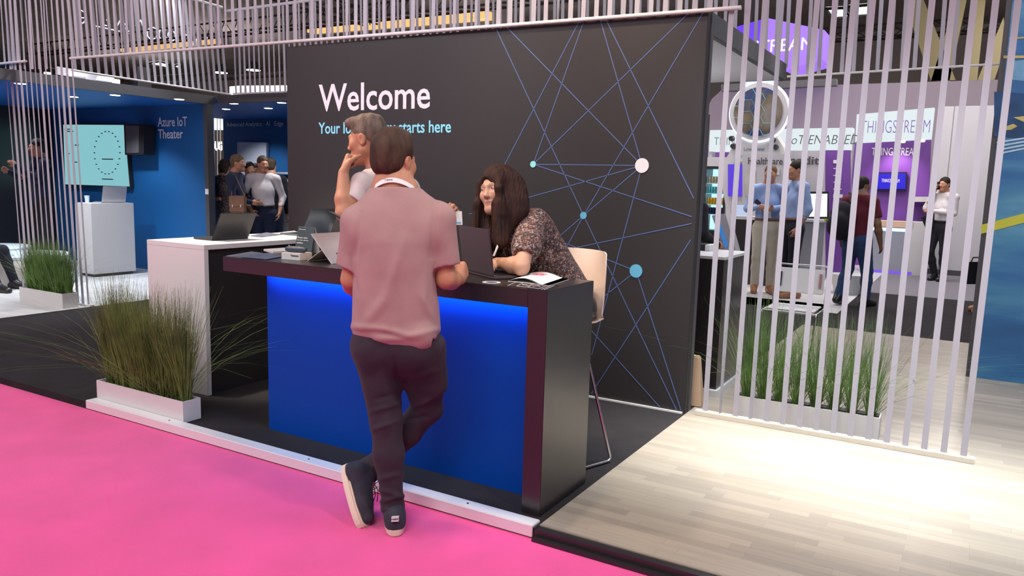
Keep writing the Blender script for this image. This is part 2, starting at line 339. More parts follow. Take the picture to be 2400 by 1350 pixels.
rod((-7.75, 4.7, ZT), (1.75, 4.7, ZT), .02, 'white top rail carrying the rear row of ribbons', 'top_rail'); rod((-7.5, 2.0, ZT+.03), (-7.74, 4.6, ZT+.03), .02, 'white top rail running back at the left', 'top_rail')
rod((-9, 2.0, ZT+.4), (1.75, 2.0, ZT+.4), .02, 'white top rail over the front row of ribbons', 'top_rail')
n = 73
for i in range(n):
    x = -7.0+i*.0993; xt = x-(.09*max(0, (-3.5-x)/3.5)); ribbon((xt, 2.0, ZT+.4), (x, 2.0, 2.766-(x+7.05)*.01192), 'white ribbon of the front row, hanging down to the long rod over the Welcome wall', 'front row ribbons above the wall', RT if i in (60,) else None)
for i in range(92):
    x = -7.6+i*.0985; xt = x-.03
    if -3.7 < x < -3.65: continue
    ribbon((xt, 4.7, ZT), (x, 4.7, 2.69 if x < 0 else 2.62), 'white ribbon of the rear row, seen between the front ribbons' if x < 0 else 'white ribbon of the rear row at the right, behind the floor length ribbons', 'rear row ribbons' if x < 0 else 'rear row ribbons at the right')
for i in range(24):
    y = 2.25+i*.1; ribbon((-7.5-.1*(y-2.2), y, ZT+.02), (-7.38-.1*(y-2.2), y, 2.69), 'white ribbon slanting down to the rod that runs back over the theater opening', 'slanting side ribbons', rz=random.uniform(-.2, .2)+.9)
for i in range(16):
    x = .165+i*.1025; ribbon((x+.03, 2.0, ZT+.4), (x, 2.07, .03), 'floor length white ribbon of the right hand curtain in front of the grass planter', 'right floor length ribbons', RT if i == 1 else RM[0], rz=(.9 if i == 3 else random.uniform(-.15, .15)))
for i in range(14):
    x = -8.42+i*.105; ribbon((x-.02, 2.0, ZT+.4), (x+.0, 2.08, .02), 'floor length white ribbon of the left hand curtain before the theater box', 'left floor length ribbons', RM[1])
for i, x in enumerate((-8.75, -8.62, -8.5, -8.3)): pass
for i in range(12):
    x = -9.2+i*.1; ribbon((x, 2.0, ZT+.4), (x, 2.0, 2.785), 'white ribbon hanging to the short rod at the upper left edge', 'upper left ribbons')
for px in (30, 58, 76, 92, 110): q = P(px, 162, y=2.03); ribbon((q[0], 2.03, ZT+.4), q, 'white ribbon ending free above the theater box', 'free hanging ribbons')
o = MB().box(.10, 1.76, 2.045, 2.10, 0, .035).build('floor_track', mat('beige track', (.60, .55, .46), .5), bevel=.003); tag(o, 'beige floor track holding the right hand ribbons', 'track')
o = MB().box(-8.5, -6.98, 2.06, 2.11, 0, .02).build('floor_track', 'rod', bevel=.003); tag(o, 'white floor track holding the left hand ribbons', 'track')
# ================================================================ PLANTERS
grassm = mat('green grass blades', (.10, .19, .04), .6, var=.5, vscale=9); M_['grass'] = grassm
M_['grassdry'] = mat('olive grass blades', (.125, .175, .04), .65, var=.45, vscale=9)
def grass_clump(c, n, h, spread, w=.0022, long=0):
    k = MB(); vs = []; fs = []
    for i in range(n):
        a = rng.uniform(0, 2*math.pi); r0 = rng.uniform(0, .030); lean = rng.normal(0, spread); la = rng.uniform(0, 2*math.pi) if rng.random() < .5 else a
        hh = h*rng.uniform(.55, 1.05); bend = rng.uniform(.02, .16)*(1+2*abs(lean))
        if long and rng.random() < long: lean = rng.uniform(.5, .9); bend = .5; hh = h*1.1
        lean = abs(lean); dx, dy = math.cos(la), math.sin(la); b0 = np.array([c[0]+r0*math.cos(a), c[1]+r0*math.sin(a), c[2]]); pa = rng.uniform(0, math.pi); sx, sy = math.cos(pa), math.sin(pa); base = len(vs)
        for j in range(6):
            q = j/5; out = hh*(lean*q+bend*q*q*lean*1.5+bend*.25*q*q); z = hh*(q-.35*(lean+bend)*q*q*(1 if lean > .4 else .5)); ww = w*(1-q*.85)
            p = b0+np.array([dx*out, dy*out, z]); vs += [p-np.array([sx, sy, 0])*ww, p+np.array([sx, sy, 0])*ww]
        for j in range(5): b_ = base+2*j; fs.append((b_, b_+1, b_+3, b_+2))
    return k.add(vs, fs)
def planter(x0, x1, y0, y1, z0, h, label, n, gh, spread, blades, m='grass', long=.02, w=.0022):
    t = thing('grass_planter', label, 'planter', ((x0+x1)/2, (y0+y1)/2, z0)); th = .008
    k = MB().box(x0, x1, y0, y0+th, z0, z0+h).box(x0, x1, y1-th, y1, z0, z0+h).box(x0, x0+th, y0+th, y1-th, z0, z0+h).box(x1-th, x1, y0+th, y1-th, z0, z0+h).box(x0+th, x1-th, y0+th, y1-th, z0, z0+.01)
    k.build('trough', 'white', t); MB().box(x0+th, x1-th, y0+th, y1-th, z0+.01, z0+h-.02).build('soil', 'soil', t)
    for i in range(n):
        c = (x0+.06+(x1-x0-.12)*(i/(n-1)), (y0+y1)/2+rng.uniform(-.02, .02), z0+h-.022)
        g = grass_clump(c, blades, gh*rng.uniform(.88, 1.05), spread, w, long).build('grass_clump', m, t, fix=False); g['kind'] = 'stuff'
    return t
planter(-3.425, -2.515, -.045, .085, 0, .135, 'white trough planter of tall grass standing beside the pink carpet', 9, .74, .13, 330, 'grassdry', .03)
planter(.33, 1.235, 2.20, 2.33, 0, .145, 'white trough planter of tall green grass behind the right hand ribbons', 8, .72, .22, 170, 'grass', .06)
planter(-7.97, -7.08, 1.80, 1.98, 0, .17, 'white trough planter of tall grass on the white floor at the left', 9, .62, .15, 200, 'grass', .03, .003)
# ================================================================ THINGS ON THE COUNTERS
CT = 1.0705
def unit_(v): return np.array(v)/np.linalg.norm(v)
def slab_px(name, pts, y, th, m, parent=None):
    q = [P(a, b, y=y) for a, b in pts]
    for p_ in q:
        if p_[2] < .22: p_[2] = 0.0                      # panels that reach the floor stand on it
    return MB().prism(q, (0, th, 0)).build(name, m, parent)
def hangers(parent, pts, top=7.62, r=.012):
    for p_ in pts: MB().tube([p_, (p_[0], p_[1], top)], r, 5).build('hanger', 'dark', parent)
def rect_px(x0, y0, x1, y1): return [(x0, y0), (x1, y0), (x1, y1), (x0, y1)]
# laptop: base rectangle + lid, built in a local frame; ang = direction the user faces
def laptop(label, c, z, rot, w, dpt, lid_ang, m, mk='black_plastic', logo=None, name='laptop', screen=None):
    t = thing(name, label, 'laptop', (c[0], c[1], z)); ca, sa = math.cos(rot), math.sin(rot)
    def L(x, y, zz): return np.array([c[0]+x*ca-y*sa, c[1]+x*sa+y*ca, z+zz])
    ex, ey = L(1, 0, 0)-L(0, 0, 0), L(0, 1, 0)-L(0, 0, 0)
    MB().obox(L(0, 0, .008), ex*w/2, ey*dpt/2, Z1*.007).build('base', m, t, bevel=.003)
    MB().obox(L(0, .02, .0157), ex*w*.43, ey*dpt*.25, Z1*.0006).build('keyboard', mk, t); MB().obox(L(0, -dpt*.33, .0157), ex*w*.15, ey*dpt*.12, Z1*.0005).build('touchpad', mk, t)
    ld = ey*math.cos(lid_ang)+Z1*math.sin(lid_ang); nn = np.cross(ex, ld); b0 = L(0, dpt/2, .016); lid = MB().obox(b0+ld*dpt/2, ex*w/2, ld*dpt/2, nn*.0035).build('lid', m, t, bevel=.003)
    MB().obox(b0+ld*dpt*.5+nn*.0038*(1 if nn[1]*ey[1]+nn[0]*ey[0] < 0 else -1), ex*w*.47, ld*dpt*.46, nn*.0004).build('screen', screen or 'black_plastic', t)
    return t, L, ex, ld, nn, b0
M_['lap_dark'] = mat('dark laptop shell', (.06, .058, .062), .35, metal=.6); M_['lap_mauve'] = mat('dark mauve laptop shell', (.10, .075, .095), .38, metal=.5)
M_['silver'] = mat('silver shell', (.55, .53, .55), .32, metal=.6)
laptop('dark laptop standing open on the long white counter, lid towards the planter', (-3.26, .875), CT-.005, math.radians(-91), .33, .215, math.radians(62), 'lap_dark')
laptop('second dark laptop, far end of the white counter behind the sign card', (-3.22, 1.70), CT-.005, math.radians(-88), .34, .24, math.radians(62), mat('blue grey laptop shell', (.16, .19, .23), .3, metal=.6))
t, L, ex, ld, nn, b0 = laptop('open laptop with mauve lid in front of the long haired woman', (-.49, .372), CT, math.radians(150), .345, .235, math.radians(82), 'lap_mauve')
text('lid_lettering', 'ThinkPad', 'black_plastic', b0+ex*.02+ld*.085+nn*.0055, -ex*.07*-1, ld*.016, t)
def sheet(name, label, cat, pts, z, m, th=.002, group=None, art=None):
    k = MB().prism([P(a, b, z=z) for a, b in pts], (0, 0, th)); o = k.build(name, m); tag(o, label, cat, group); return o
M_['flyer'] = mat('dark flyer print', (.05, .07, .12), .35, col2=(.22, .22, .27), var=.5, vscale=14)
M_['flyer2'] = mat('blue flyer print', (.03, .06, .20), .35, col2=(.10, .11, .14), vscale=18)
sheet('flyer', 'dark glossy flyer at the left tip of the black counter', 'flyer', [(530, 600), (590, 590), (640, 597), (590, 605)], CT, 'flyer')
sheet('flyer', 'blue printed flyer overlapping the dark one, left part of the black counter', 'flyer', [(565, 603), (612, 594), (665, 601), (625, 608.5)], CT+.003, 'flyer2')
sheet('paper_tray', 'low cream paper stack behind the small white box', 'paper', [(618, 588), (690, 583), (705, 590), (640, 594)], CT, 'offwhite', .012)
sheet('flyer', 'flyer lying in the middle of the white counter, just behind the first laptop', 'flyer', [(585, 553), (625, 545), (660, 550), (612, 556)], CT-.004, 'flyer')
sheet('flyer', 'pale flyer next to the sign card on the white counter', 'flyer', [(648, 546), (690, 541), (705, 548), (665, 551)], CT-.004, 'greywhite')
# small white box with lettering, dark case on it
t = thing('gift_box', 'small white carton with printed word, under the dark oval case', 'box', P(685, 611, z=CT))
a = P(659.5, 607.5, z=CT); b = P(703, 611, z=CT); bx = b-a; by = np.array([-bx[1], bx[0], 0])/np.linalg.norm(bx)*.11
MB().hexa([a, b, b+by, a+by]+[q+Z1*.040 for q in (a, b, b+by, a+by)]).build('carton', 'white', t, bevel=.001)
nb = -by/np.linalg.norm(by); text('lettering', 'Tactacam', 'black_plastic', a+bx*.5+Z1*.022+nb*.0005, bx*.42, Z1*.010, t)
c = (a+b)/2+by*.45+Z1*.058; bu = bx/np.linalg.norm(bx)
k = MB(); k.lathe(c-bu*.075, [(.002, 0), (.012, .004), (.0175, .02), (.019, .05), (.019, .09), (.017, .13), (.011, .147), (.002, .15)], 20, bu)
o = k.build('spectacle_case', mat('dark blue case', (.03, .045, .075), .45), smooth=True); tag(o, 'dark blue oval case lying on the small white carton', 'case')
MB().lathe(c-bu*.05+Z1*.0185, [(.004, 0), (.003, .003)], 10).build('button', 'paper', o).location = (0, 0, 0)
# sign card (tent)
t = thing('sign_card', 'dark teal tent card with white printed text standing on the black counter', 'sign', P(715, 600, z=CT))
a = P(689, 588, z=CT); b = P(731, 592, z=CT); a = P(690, 592, z=CT); b = P(729, 596, z=CT); a[2] = b[2] = CT; ex = b-a; n_ = np.array([-ex[1], ex[0], 0])/np.linalg.norm(ex); top = Z1*.165+n_*.035
M_['teal'] = mat('dark teal card', (.035, .06, .07), .5)
MB().quad(a, b, b+top, a+top, n_*.002).build('front_card', 'teal', t); MB().quad(a+n_*.075, b+n_*.075, b+top+n_*.003, a+top+n_*.003, n_*.002).build('back_card', 'paper', t)
f_ = -n_*.0008
text('lettering', 'Microsoft', 'text', a+top*.88+ex*.08+f_, ex*.4, top*.035, t)
for i, s_ in enumerate(('Please take', 'survey about', 'tablet')): text('lettering', s_, 'text', a+top*(.56-.1*i)+ex*.06+f_, ex*(.6, .66, .38)[i], top*.06, t)
# white tablet with kickstand
t = thing('tablet', 'silver tablet on its kickstand left of the man in the pink polo', 'tablet', P(760, 617, z=CT))
bl = np.array([-1.44, .145, CT]); tl = np.array([-1.60, .145, CT+.162]); wv = np.array([.0, .285, 0]); ed = tl-bl; nn = unit_(np.cross(wv, ed))
MB().quad(bl, bl+wv, tl+wv, tl, nn*-.007).build('body', 'silver', t, bevel=.002)
md = bl+ed*.46-nn*0; kb = np.array([-1.634, .15, CT+.001]); MB().quad(md, md+wv*.96, kb+wv*.96, kb, (-.002, 0, .002)).build('kickstand', mat('warm-lit silver plate', (.70, .58, .48), .45), t)  # silver kickstand, warm light on its inner face is put into the colour
nn = nn if nn[0] > 0 else -nn; lg = bl+ed*.22+wv*.30+nn*.0005; ew = wv/np.linalg.norm(wv); eu = ed/np.linalg.norm(ed)
for i in (0, 1):
    for j_ in (0, 1): q_ = lg+ew*.013*i+eu*.013*j_; MB().quad(q_, q_+ew*.0115, q_+ew*.0115+eu*.0115, q_+eu*.0115, nn*.001).build('logo_square', 'charcoal', t)
# cable coil
k = MB(); c = P(733, 603, z=CT)
for s_ in range(3): k.tube([c+np.array([math.cos(a_)*(.035-.006*s_), math.sin(a_)*.03, .006+.006*s_+.004*math.sin(3*a_)]) for a_ in np.linspace(0, 2*math.pi, 20)[:-1]], .0025, 6, True)
tag(k.build('cable', 'black_plastic', smooth=True), 'small coil of black cable between sign card and tablet', 'cable')
# magazine, leaflet, oval sticker right
t = thing('magazine', 'white folded magazine with red emblem on the counter by the end panel', 'magazine', P(1265, 657, z=CT))
A, B, C_, D = [P(a_, b_, z=CT) for a_, b_ in ((1191, 660), (1287, 671), (1334, 655.5), (1246, 641))]
k = MB(); vs = []; fs = []; n = 12
for i in range(n+1):
    q = i/n
    for j in (0, 1):
        p = (A*(1-q)+B*q) if j == 0 else (D*(1-q)+C_*q); vs.append(p+Z1*(.004+.022*math.sin(math.pi*min(1, q*1.25))**1*(1 if q < .8 else 0)*(1-.3*j)))
for i in range(n): fs.append((2*i, 2*i+2, 2*i+3, 2*i+1))
m0 = len(vs); vs += [v-Z1*.003 for v in vs]; fs += [(a_+m0, d_+m0, c_+m0, b_+m0) for a_, b_, c_, d_ in fs]
k.add(vs, fs).build('cover', 'paper', t, smooth=True); MB().prism([A+Z1*0, B, C_, D], (0, 0, .004)).build('pages', 'offwhite', t)
M_['red'] = mat('red print', (.55, .05, .10), .5); cc = (A+B+C_+D)/4+Z1*.0285
k = MB()
for r_ in (.030, .018): k.tube([cc+np.array([r_*1.2*math.cos(a_), r_*math.sin(a_), (.0 if r_ > .02 else .0)]) for a_ in np.linspace(.4, 5.9, 22)], .0016, 6)
k.build('emblem', 'red', t)
o = sheet('leaflet', 'black leaflet with white line drawing under the magazine', 'leaflet', [(1178, 669), (1203, 657), (1310, 669), (1285, 681)], CT, 'black_plastic', .0015)
k = MB(); Q = [P(a_, b_, z=CT+.0022) for a_, b_ in ((1178, 669), (1203, 657), (1310, 669), (1285, 681))]
def Lf(u, v): return (Q[0]*(1-u)+Q[3]*u)*(1-v)+(Q[1]*(1-u)+Q[2]*u)*v
for u0, u1 in ((.28, .48), (.52, .78)): k.tube([Lf(u0, .15), Lf(u1, .15), Lf(u1, .85), Lf(u0, .85)], .001, 5, True)
for u0 in (.10, .84, .90): k.tube([Lf(u0, .05), Lf(u0+.02, .9)], .001, 5)
k.tube([Lf(.57, .4), Lf(.65, .6), Lf(.72, .45)], .0015, 5); k.tube([Lf(.32, .5), Lf(.44, .5)], .0015, 5)
k.build('line_drawing', 'text', o)
c = P(1152, 662, z=CT); t = thing('round_sticker', 'flat round badge with blue and white print near the laptop hinge', 'sticker', c)
MB().lathe(c, [(.045, 0), (.045, .0015)], 28).build('disc', 'greywhite', t); MB().lathe(c+Z1*.0016, [(.028, 0), (.028, .0005)], 24).build('print', 'flyer2', t)
# ================================================================ THEATER BOX at the left
M_['blueceil'] = mat('blue ceiling', (.0, .10, .42), .5)
dl = emis('downlight glow', (.9, .97, 1), 14)
def downlight(p, r, parent):
    f = MB().lathe(p, [(r*1.25, 0), (r*1.25, -.006)], 20).build('downlight_ring', 'offwhite', parent); MB().lathe(np.array(p)-Z1*.0065, [(r, 0), (r, -.003)], 20).build('bulb', dl, f)
t = thing('theater_box', 'large blue roofed box with a screen and the words Azure IoT Theater', 'booth', (-10.4, 3.6, 0))
MB().box(-12.9, -8.16, 4.65, 4.75, 0, 2.68).build('back_wall', 'bluewall', t); MB().box(-12.5, -12.2, 1.4, 4.65, 0, 2.68).build('side_wall', 'black', t)
MB().box(-12.2, -8.26, 1.4, 4.65, 2.57, 2.66).build('roof', 'blueceil', t); MB().box(-8.22, -8.15, 1.4, 4.78, 2.565, 2.69).build('fascia', 'charcoal', t)
MB().box(-8.22, -8.14, 4.62, 4.72, 0, 2.565).build('corner_post', 'charcoal', t); MB().box(-12.9, -8.2, 1.34, 1.4, 2.565, 2.69).build('fascia', 'charcoal', t)
for px, py in ((48, 195), (172, 226), (270, 222), (420, 232)): downlight(P(px, py, z=2.568), .06, t)
def wtext(s_, px0, py0, px1, py1, y, m, parent, **kw):
    A_ = P(px0, py1, y=y); B_ = P(px1, py1, y=y); T_ = P(px0, py0, y=y); return text('lettering', s_, m, A_, (B_[0]-A_[0], 0, 0), (0, 0, T_[2]-A_[2]), parent, **kw)
wtext('Azure IoT', 370, 275, 439, 297, 4.64, 'text_cool', t, bold=.01); wtext('Theater', 371, 303, 429, 325, 4.64, 'text_cool', t, bold=.01)
MB().box(-8.20, -8.14, 4.605, 4.62, 1.25, 1.33).build('switch', 'paper', t)
for x, y, pw in ((-11.3, 3.6, 40), (-9.3, 3.7, 110), (-9.0, 2.5, 170)): light('SPOT', (x, y, 2.5), (x, y+.25, 0), pw, (.85, .93, 1), .05, 110, .6, 'downlight')
s = thing('presentation_screen', 'big flat screen showing a pale cyan slide on the theater back wall', 'screen', P(225, 365, y=4.6))
slab_px('frame', [(145, 288), (293, 290), (306, 440), (150, 435)], 4.58, .06, 'black_plastic', s)
slab_px('display', [(148, 292), (290, 293), (303, 437), (153, 432)], 4.572, .006, emis('cyan slide', (.30, .68, .74), .75), s)
k = MB()
for i in range(22):
    a_ = i/22*2*math.pi; p = P(251+30*math.cos(a_), 358-50*math.sin(a_), y=4.568); k.box(p[0]-.02, p[0]+.02, 4.567, 4.57, p[2]-.008, p[2]+.008)
for px, py, w_ in ((252, 373, .15), (252, 420, .15), (160, 303, .12), (162, 308, .12), (180, 340, .06), (160, 360, .04), (178, 380, .04)): p = P(px, py, y=4.568); k.box(p[0]-w_, p[0]+w_, 4.567, 4.57, p[2]-.008, p[2]+.008)
k.build('slide_print', 'teal', s)
t = thing('loudspeaker', 'black box loudspeaker in front of the cyan screen', 'loudspeaker', P(312, 330, y=4.8))
slab_px('cabinet', [(290, 290), (337, 291), (337, 362), (293, 363)], 4.40, .18, 'black_plastic', t); slab_px('grille', [(294, 294), (325, 295), (325, 358), (296, 359)], 4.39, .01, 'charcoal', t)
# podium
t = thing('podium', 'white box podium with black recessed base before the blue theater wall', 'podium', (-9.55, 3.86, 0))
MB().box(-9.76, -9.36, 3.55, 4.22, .045, 1.08).build('body', 'white', t, bevel=.003); MB().box(-9.73, -9.39, 3.58, 4.19, 0, .045).build('plinth', 'black', t)
laptop('silver laptop open on the white podium', (-9.57, 3.97), 1.08, math.radians(-95), .36, .24, math.radians(75), 'silver')
t = thing('paper_cup', 'pale blue paper cup at the left corner of the podium', 'cup', (-9.66, 3.68, 1.08)); M_['cup'] = mat('pale cup', (.6, .7, .78), .5)
MB().lathe((-9.66, 3.68, 1.08), [(.026, 0), (.036, .10), (.033, .10), (.024, .006)], 18).build('cup_body', 'cup', t, smooth=True); MB().lathe((-9.66, 3.68, 1.178), [(.037, 0), (.037, .006), (.034, .006), (.034, 0)], 18).build('rim', 'paper', t)
# ottomans
def ottoman(c, r, label, h=.42):
    t = thing('ottoman', label, 'ottoman', c)
    MB().lathe(c, [(r*.96, .02), (r*.98, .06), (r, .34), (r*.98, .36)], 40).build('base', 'offwhite', t, smooth=True)
    MB().lathe((c[0], c[1], c[2]+.36), [(r*.97, 0), (r*.99, .01), (r*.99, .045), (r*.95, .06), (r*.5, .065), (.01, .066)], 40).build('cushion', mat('pale cushion', (.58, .66, .68), .6), t, smooth=True)
q = P(95, 585, z=.42); ottoman((q[0]+.35, q[1]-.35, 0), .50, 'round pale upholstered ottoman behind the left planter'); ottoman((q[0]-1.0, q[1]-.15, 0), .5, 'round pale ottoman at the left edge, behind the seated person')
# light bar on the theater roof
t = thing('floodlight_board', 'white board with two bright floodlights above the theater fascia', 'light', P(200, 175, y=4.0)); yb = 3.6
slab_px('board', [(130, 155), (262, 178), (262, 195), (130, 174)], yb, .04, mat('grey board', (.38, .34, .30), .7), t)
for px, py in ((170, 172), (241, 184)):
    f = slab_px('floodlight', [(px-12, py-6), (px+14, py-3), (px+18, py+7), (px-16, py+2)], yb-.08, .06, emis('floodlight glow', (1, .98, 1), 3), t)
for px, py in ((112, 170), (272, 187)): p = P(px, py, y=yb); MB().lathe(p, [(.05, 0), (.045, -.05)], 16).build('small_lamp', emis('warm lamp glow', (1, .85, .6), 12), t)
MB().box(-8.24, -8.16, 3.55, 3.75, 2.69, 2.95).build('foot', 'dark', t)
slab_px('bracket', [(108, 158), (116, 158), (275, 182), (275, 186)], yb+.05, .03, 'dark', t)
# ================================================================ BLUE POD behind
t = thing('blue_pod', 'blue roofed booth with the words Advanced Analytics, AI, Edge on its back wall', 'booth', (-7, 6, 0))
MB().box(-10.95, -3.9, 7.2, 7.3, 0, 2.72).build('back_wall', 'bluewall', t); MB().box(-8.2, -3.9, 4.86, 7.2, 2.60, 2.66).build('roof', 'blueceil', t); MB().box(-10.9, -8.2, 4.86, 7.2, 2.60, 2.66).build('roof', 'blueceil', t)
MB().box(-8.12, -3.9, 4.79, 4.86, 2.585, 2.70).build('fascia', 'charcoal', t); MB().box(-8.2, -3.9, 4.9, 7.2, 0, .012).build('floor_panel', 'bluewall', t)
for px, py in ((548, 242), (660, 240), (530, 255), (629, 253)): downlight(P(px, py, z=2.598), .06, t)
wtext('Advanced Analytics   AI   Edge   IoT', 531, 287, 690, 300, 7.19, 'text_cool', t, bold=.005)
for x, y, pw in ((-9.6, 6.2, 80), (-7.6, 5.8, 70)): light('SPOT', (x, y, 2.55), (x, y+.4, 0), pw, (.9, .95, 1), .05, 120, .6, 'downlight')
s = thing('projection_panel', 'plain pale panel on the blue back wall behind the visitors', 'screen', P(590, 380, y=7.15)); slab_px('panel', [(556, 333), (624, 334), (624, 430), (556, 430)], 7.12, .06, mat('pale blue panel', (.45, .47, .56), .5), s)
t = thing('display_shelf', 'white framed shelf with screens at the edge of the black wall', 'shelf', P(660, 450, y=6.6))
slab_px('frame', [(646, 403), (690, 404), (690, 408), (646, 407)], 6.4, .3, 'paper', t); slab_px('screen', [(652, 410), (690, 410), (690, 418), (652, 418)], 6.5, .05, 'black_plastic', t)
slab_px('monitor', [(652, 420), (690, 421), (690, 445), (652, 444)], 6.45, .05, 'paper', t); slab_px('monitor_glass', [(658, 425), (690, 426), (690, 439), (658, 438)], 6.44, .01, 'charcoal', t); slab_px('keyboard', [(650, 448), (690, 449), (690, 458), (650, 457)], 6.4, .2, 'flyer2', t)
p = P(655, 468, y=6.3); MB().box(p[0], p[0]+.9, 6.3, 6.8, 0, p[2]).build('cabinet', 'white', t)
# bright sign above, letters and post in the gap
t = thing('light_box_sign', 'blank bright white light box hanging above the blue pod', 'sign', P(600, 210, y=11)); slab_px('panel', [(538, 203), (560, 201), (680, 200), (680, 224), (538, 224)], 11, .2, emis('white light box', (1, .98, .97), 2.2), t); hangers(t, [P(560, 201, y=11.1), P(670, 200, y=11.1)])
t = thing('lit_sign', 'lit sign seen in the gap beside the theater box', 'sign', P(508, 300, y=9)); e_ = emis('pale cyan glow', (.55, .9, 1), 2.0); e2 = emis('white letter glow', (1, 1, 1), 4)
slab_px('panel', [(497, 264), (519, 264), (519, 304), (497, 304)], 9, .1, e_, t); wtext('IL', 499, 268, 519, 300, 8.98, e2, t, bold=.03); wtext('OUG', 494, 331, 521, 353, 8.98, e2, t, bold=.05)
for px in (501, 509, 516): a_ = P(px, 262, y=8.8); b_ = P(px+1, 420, y=8.8); MB().tube([a_, b_], .012, 6).build('hanging_strip', 'rod', t)
hangers(t, [P(500, 265, y=9.05), P(517, 265, y=9.05)])
# ================================================================ RIGHT SIDE near
t = thing('high_table', 'black high table with white top right of the Welcome wall', 'table', (-.2, 2.95, 0))
MB().box(-.50, .08, 2.62, 3.30, .05, 1.03).build('body', 'black', t); MB().box(-.50, .09, 2.61, 3.31, 1.03, 1.05).build('top', 'white', t); MB().box(-.50, .10, 2.58, 3.32, 0, .05).build('plinth', 'white', t)
t = thing('black_box', 'flat black carton with white end on the high table', 'box', P(1650, 583, z=1.05)); p = P(1662, 589, z=1.05)
MB().box(-.4, p[0]-.035, p[1], p[1]+.2, 1.0505, 1.10).build('carton', 'black_plastic', t); MB().box(p[0]-.034, p[0], p[1], p[1]+.2, 1.052, 1.098).build('end_face', 'paper', t)
t = thing('paper_bag', 'brown paper bag on the floor against the edge of the Welcome wall', 'bag', (.02, 2.32, 0)); M_['kraft'] = mat('kraft paper', (.50, .34, .22), .8, bump=.3, bscale=15)
MB().hexa([(-.16, 2.24, 0), (.085, 2.24, 0), (.07, 2.37, 0), (-.16, 2.37, 0), (-.16, 2.28, .36), (.04, 2.28, .36), (.04, 2.33, .36), (-.16, 2.33, .36)]).build('sack', 'kraft', t, bevel=.008)
# see-through chair
t = thing('chair', 'white sled chair with chrome tube frame behind the grass planter', 'chair', (.25, 4.6, 0)); cx, cy = .24, 4.60
MB().box(cx-.22, cx+.22, cy-.22, cy+.2, .44, .452).build('seat', 'white', t, bevel=.008)
MB().hexa([(cx-.22, cy+.21, .56), (cx+.22, cy+.21, .56), (cx+.22, cy+.222, .56), (cx-.22, cy+.222, .56), (cx-.22, cy+.25, .80), (cx+.22, cy+.25, .80), (cx+.22, cy+.262, .80), (cx-.22, cy+.262, .80)]).build('backrest', 'white', t, bevel=.008)
for s_ in (-1, 1):
    MB().tube(rounded([(cx+s_*.24, cy+.27, .83), (cx+s_*.24, cy+.2, .43), (cx+s_*.23, cy+.28, .01)], .02), .009).build('rear_leg', 'chrome', t, smooth=True)
    MB().tube(rounded([(cx+s_*.24, cy+.2, .43), (cx+s_*.24, cy-.24, .43), (cx+s_*.22, cy-.26, .01)], .03), .009).build('front_leg', 'chrome', t, smooth=True)
    MB().prism([(cx+s_*.185-.012, cy+.208, .62), (cx+s_*.185+.012, cy+.208, .62), (cx+s_*.185+.012, cy+.232, .76), (cx+s_*.185-.012, cy+.232, .76)], (0, -.002, 0)).build('handle_slot', 'black_plastic' if s_ < 0 else mat('mauve tab', (.3, .15, .17), .6), t)
MB().tube([(cx-.24, cy+.27, .83), (cx+.24, cy+.27, .83)], .009).build('top_rail', 'chrome', t, smooth=True); MB().tube([(cx-.24, cy-.24, .43), (cx+.24, cy-.24, .43)], .009).build('front_rail', 'chrome', t, smooth=True)
# blue graphic wall at the right edge
m, nt_, b_ = nt('aerial sea print'); N = nt_.nodes; L_ = nt_.links; tc = N.new('ShaderNodeTexCoord')
def noise_ramp(scale, st, cols, rot=0):
    mp = N.new('ShaderNodeMapping'); mp.inputs['Scale'].default_value = st; mp.inputs['Rotation'].default_value = (0, rot, 0); L_.new(tc.outputs['Object'], mp.inputs[0]); n = N.new('ShaderNodeTexNoise'); n.inputs['Scale'].default_value = scale; n.inputs['Detail'].default_value = 6; L_.new(mp.outputs[0], n.inputs[0])
    r = N.new('ShaderNodeValToRGB'); L_.new(n.outputs['Fac'], r.inputs[0]); e = r.color_ramp.elements; e[0].position = cols[0][0]; e[0].color = c4(cols[0][1]); e[1].position = cols[-1][0]; e[1].color = c4(cols[-1][1])
    for p_, c_ in cols[1:-1]: x_ = e.new(p_); x_.color = c4(c_)
    return r.outputs[0]
base_c = noise_ramp(1.4, (.35, 1, 1.6), [(.30, (.015, .08, .22)), (.46, (.03, .15, .36)), (.56, (.07, .26, .42)), (.72, (.20, .42, .55))], math.radians(-18)); L_.new(base_c, b_.inputs['Base Color']); S(b_, 'Roughness', .55); M_['sea'] = m
t = thing('graphic_wall', 'tall blue printed wall with a yellow band at the right edge', 'wall', (3.7, 4.6, 0))
MB().box(1.74, 6.5, 4.57, 4.66, 0, 4.2).build('printed_panel', 'sea', t); MB().box(1.70, 1.74, 4.575, 4.66, 0, 4.2).build('edge_profile', 'charcoal', t)
def patch(pts, m_, nm='printed_patch', y=4.568): o = MB().prism([P(a_, b_, y=y) for a_, b_ in pts], (0, -.001, 0)).build(nm, m_, t); return o
M_['yel'] = mat('yellow print', (.55, .55, .05), .5); M_['wh'] = mat('pale foam print', (.45, .62, .75), .5, var=.2, vscale=20); M_['och'] = mat('ochre print', (.5, .42, .15), .6, var=.3, vscale=15); M_['navy'] = mat('navy print', (.012, .065, .17), .6, var=.3, vscale=8)
patch([(2300, 527), (2400, 500), (2460, 480), (2460, 500), (2400, 522), (2300, 548)], 'yel', 'yellow_band'); patch([(2330, 215), (2460, 222), (2460, 330), (2330, 320)], 'navy', 'dark_band', 4.5695)
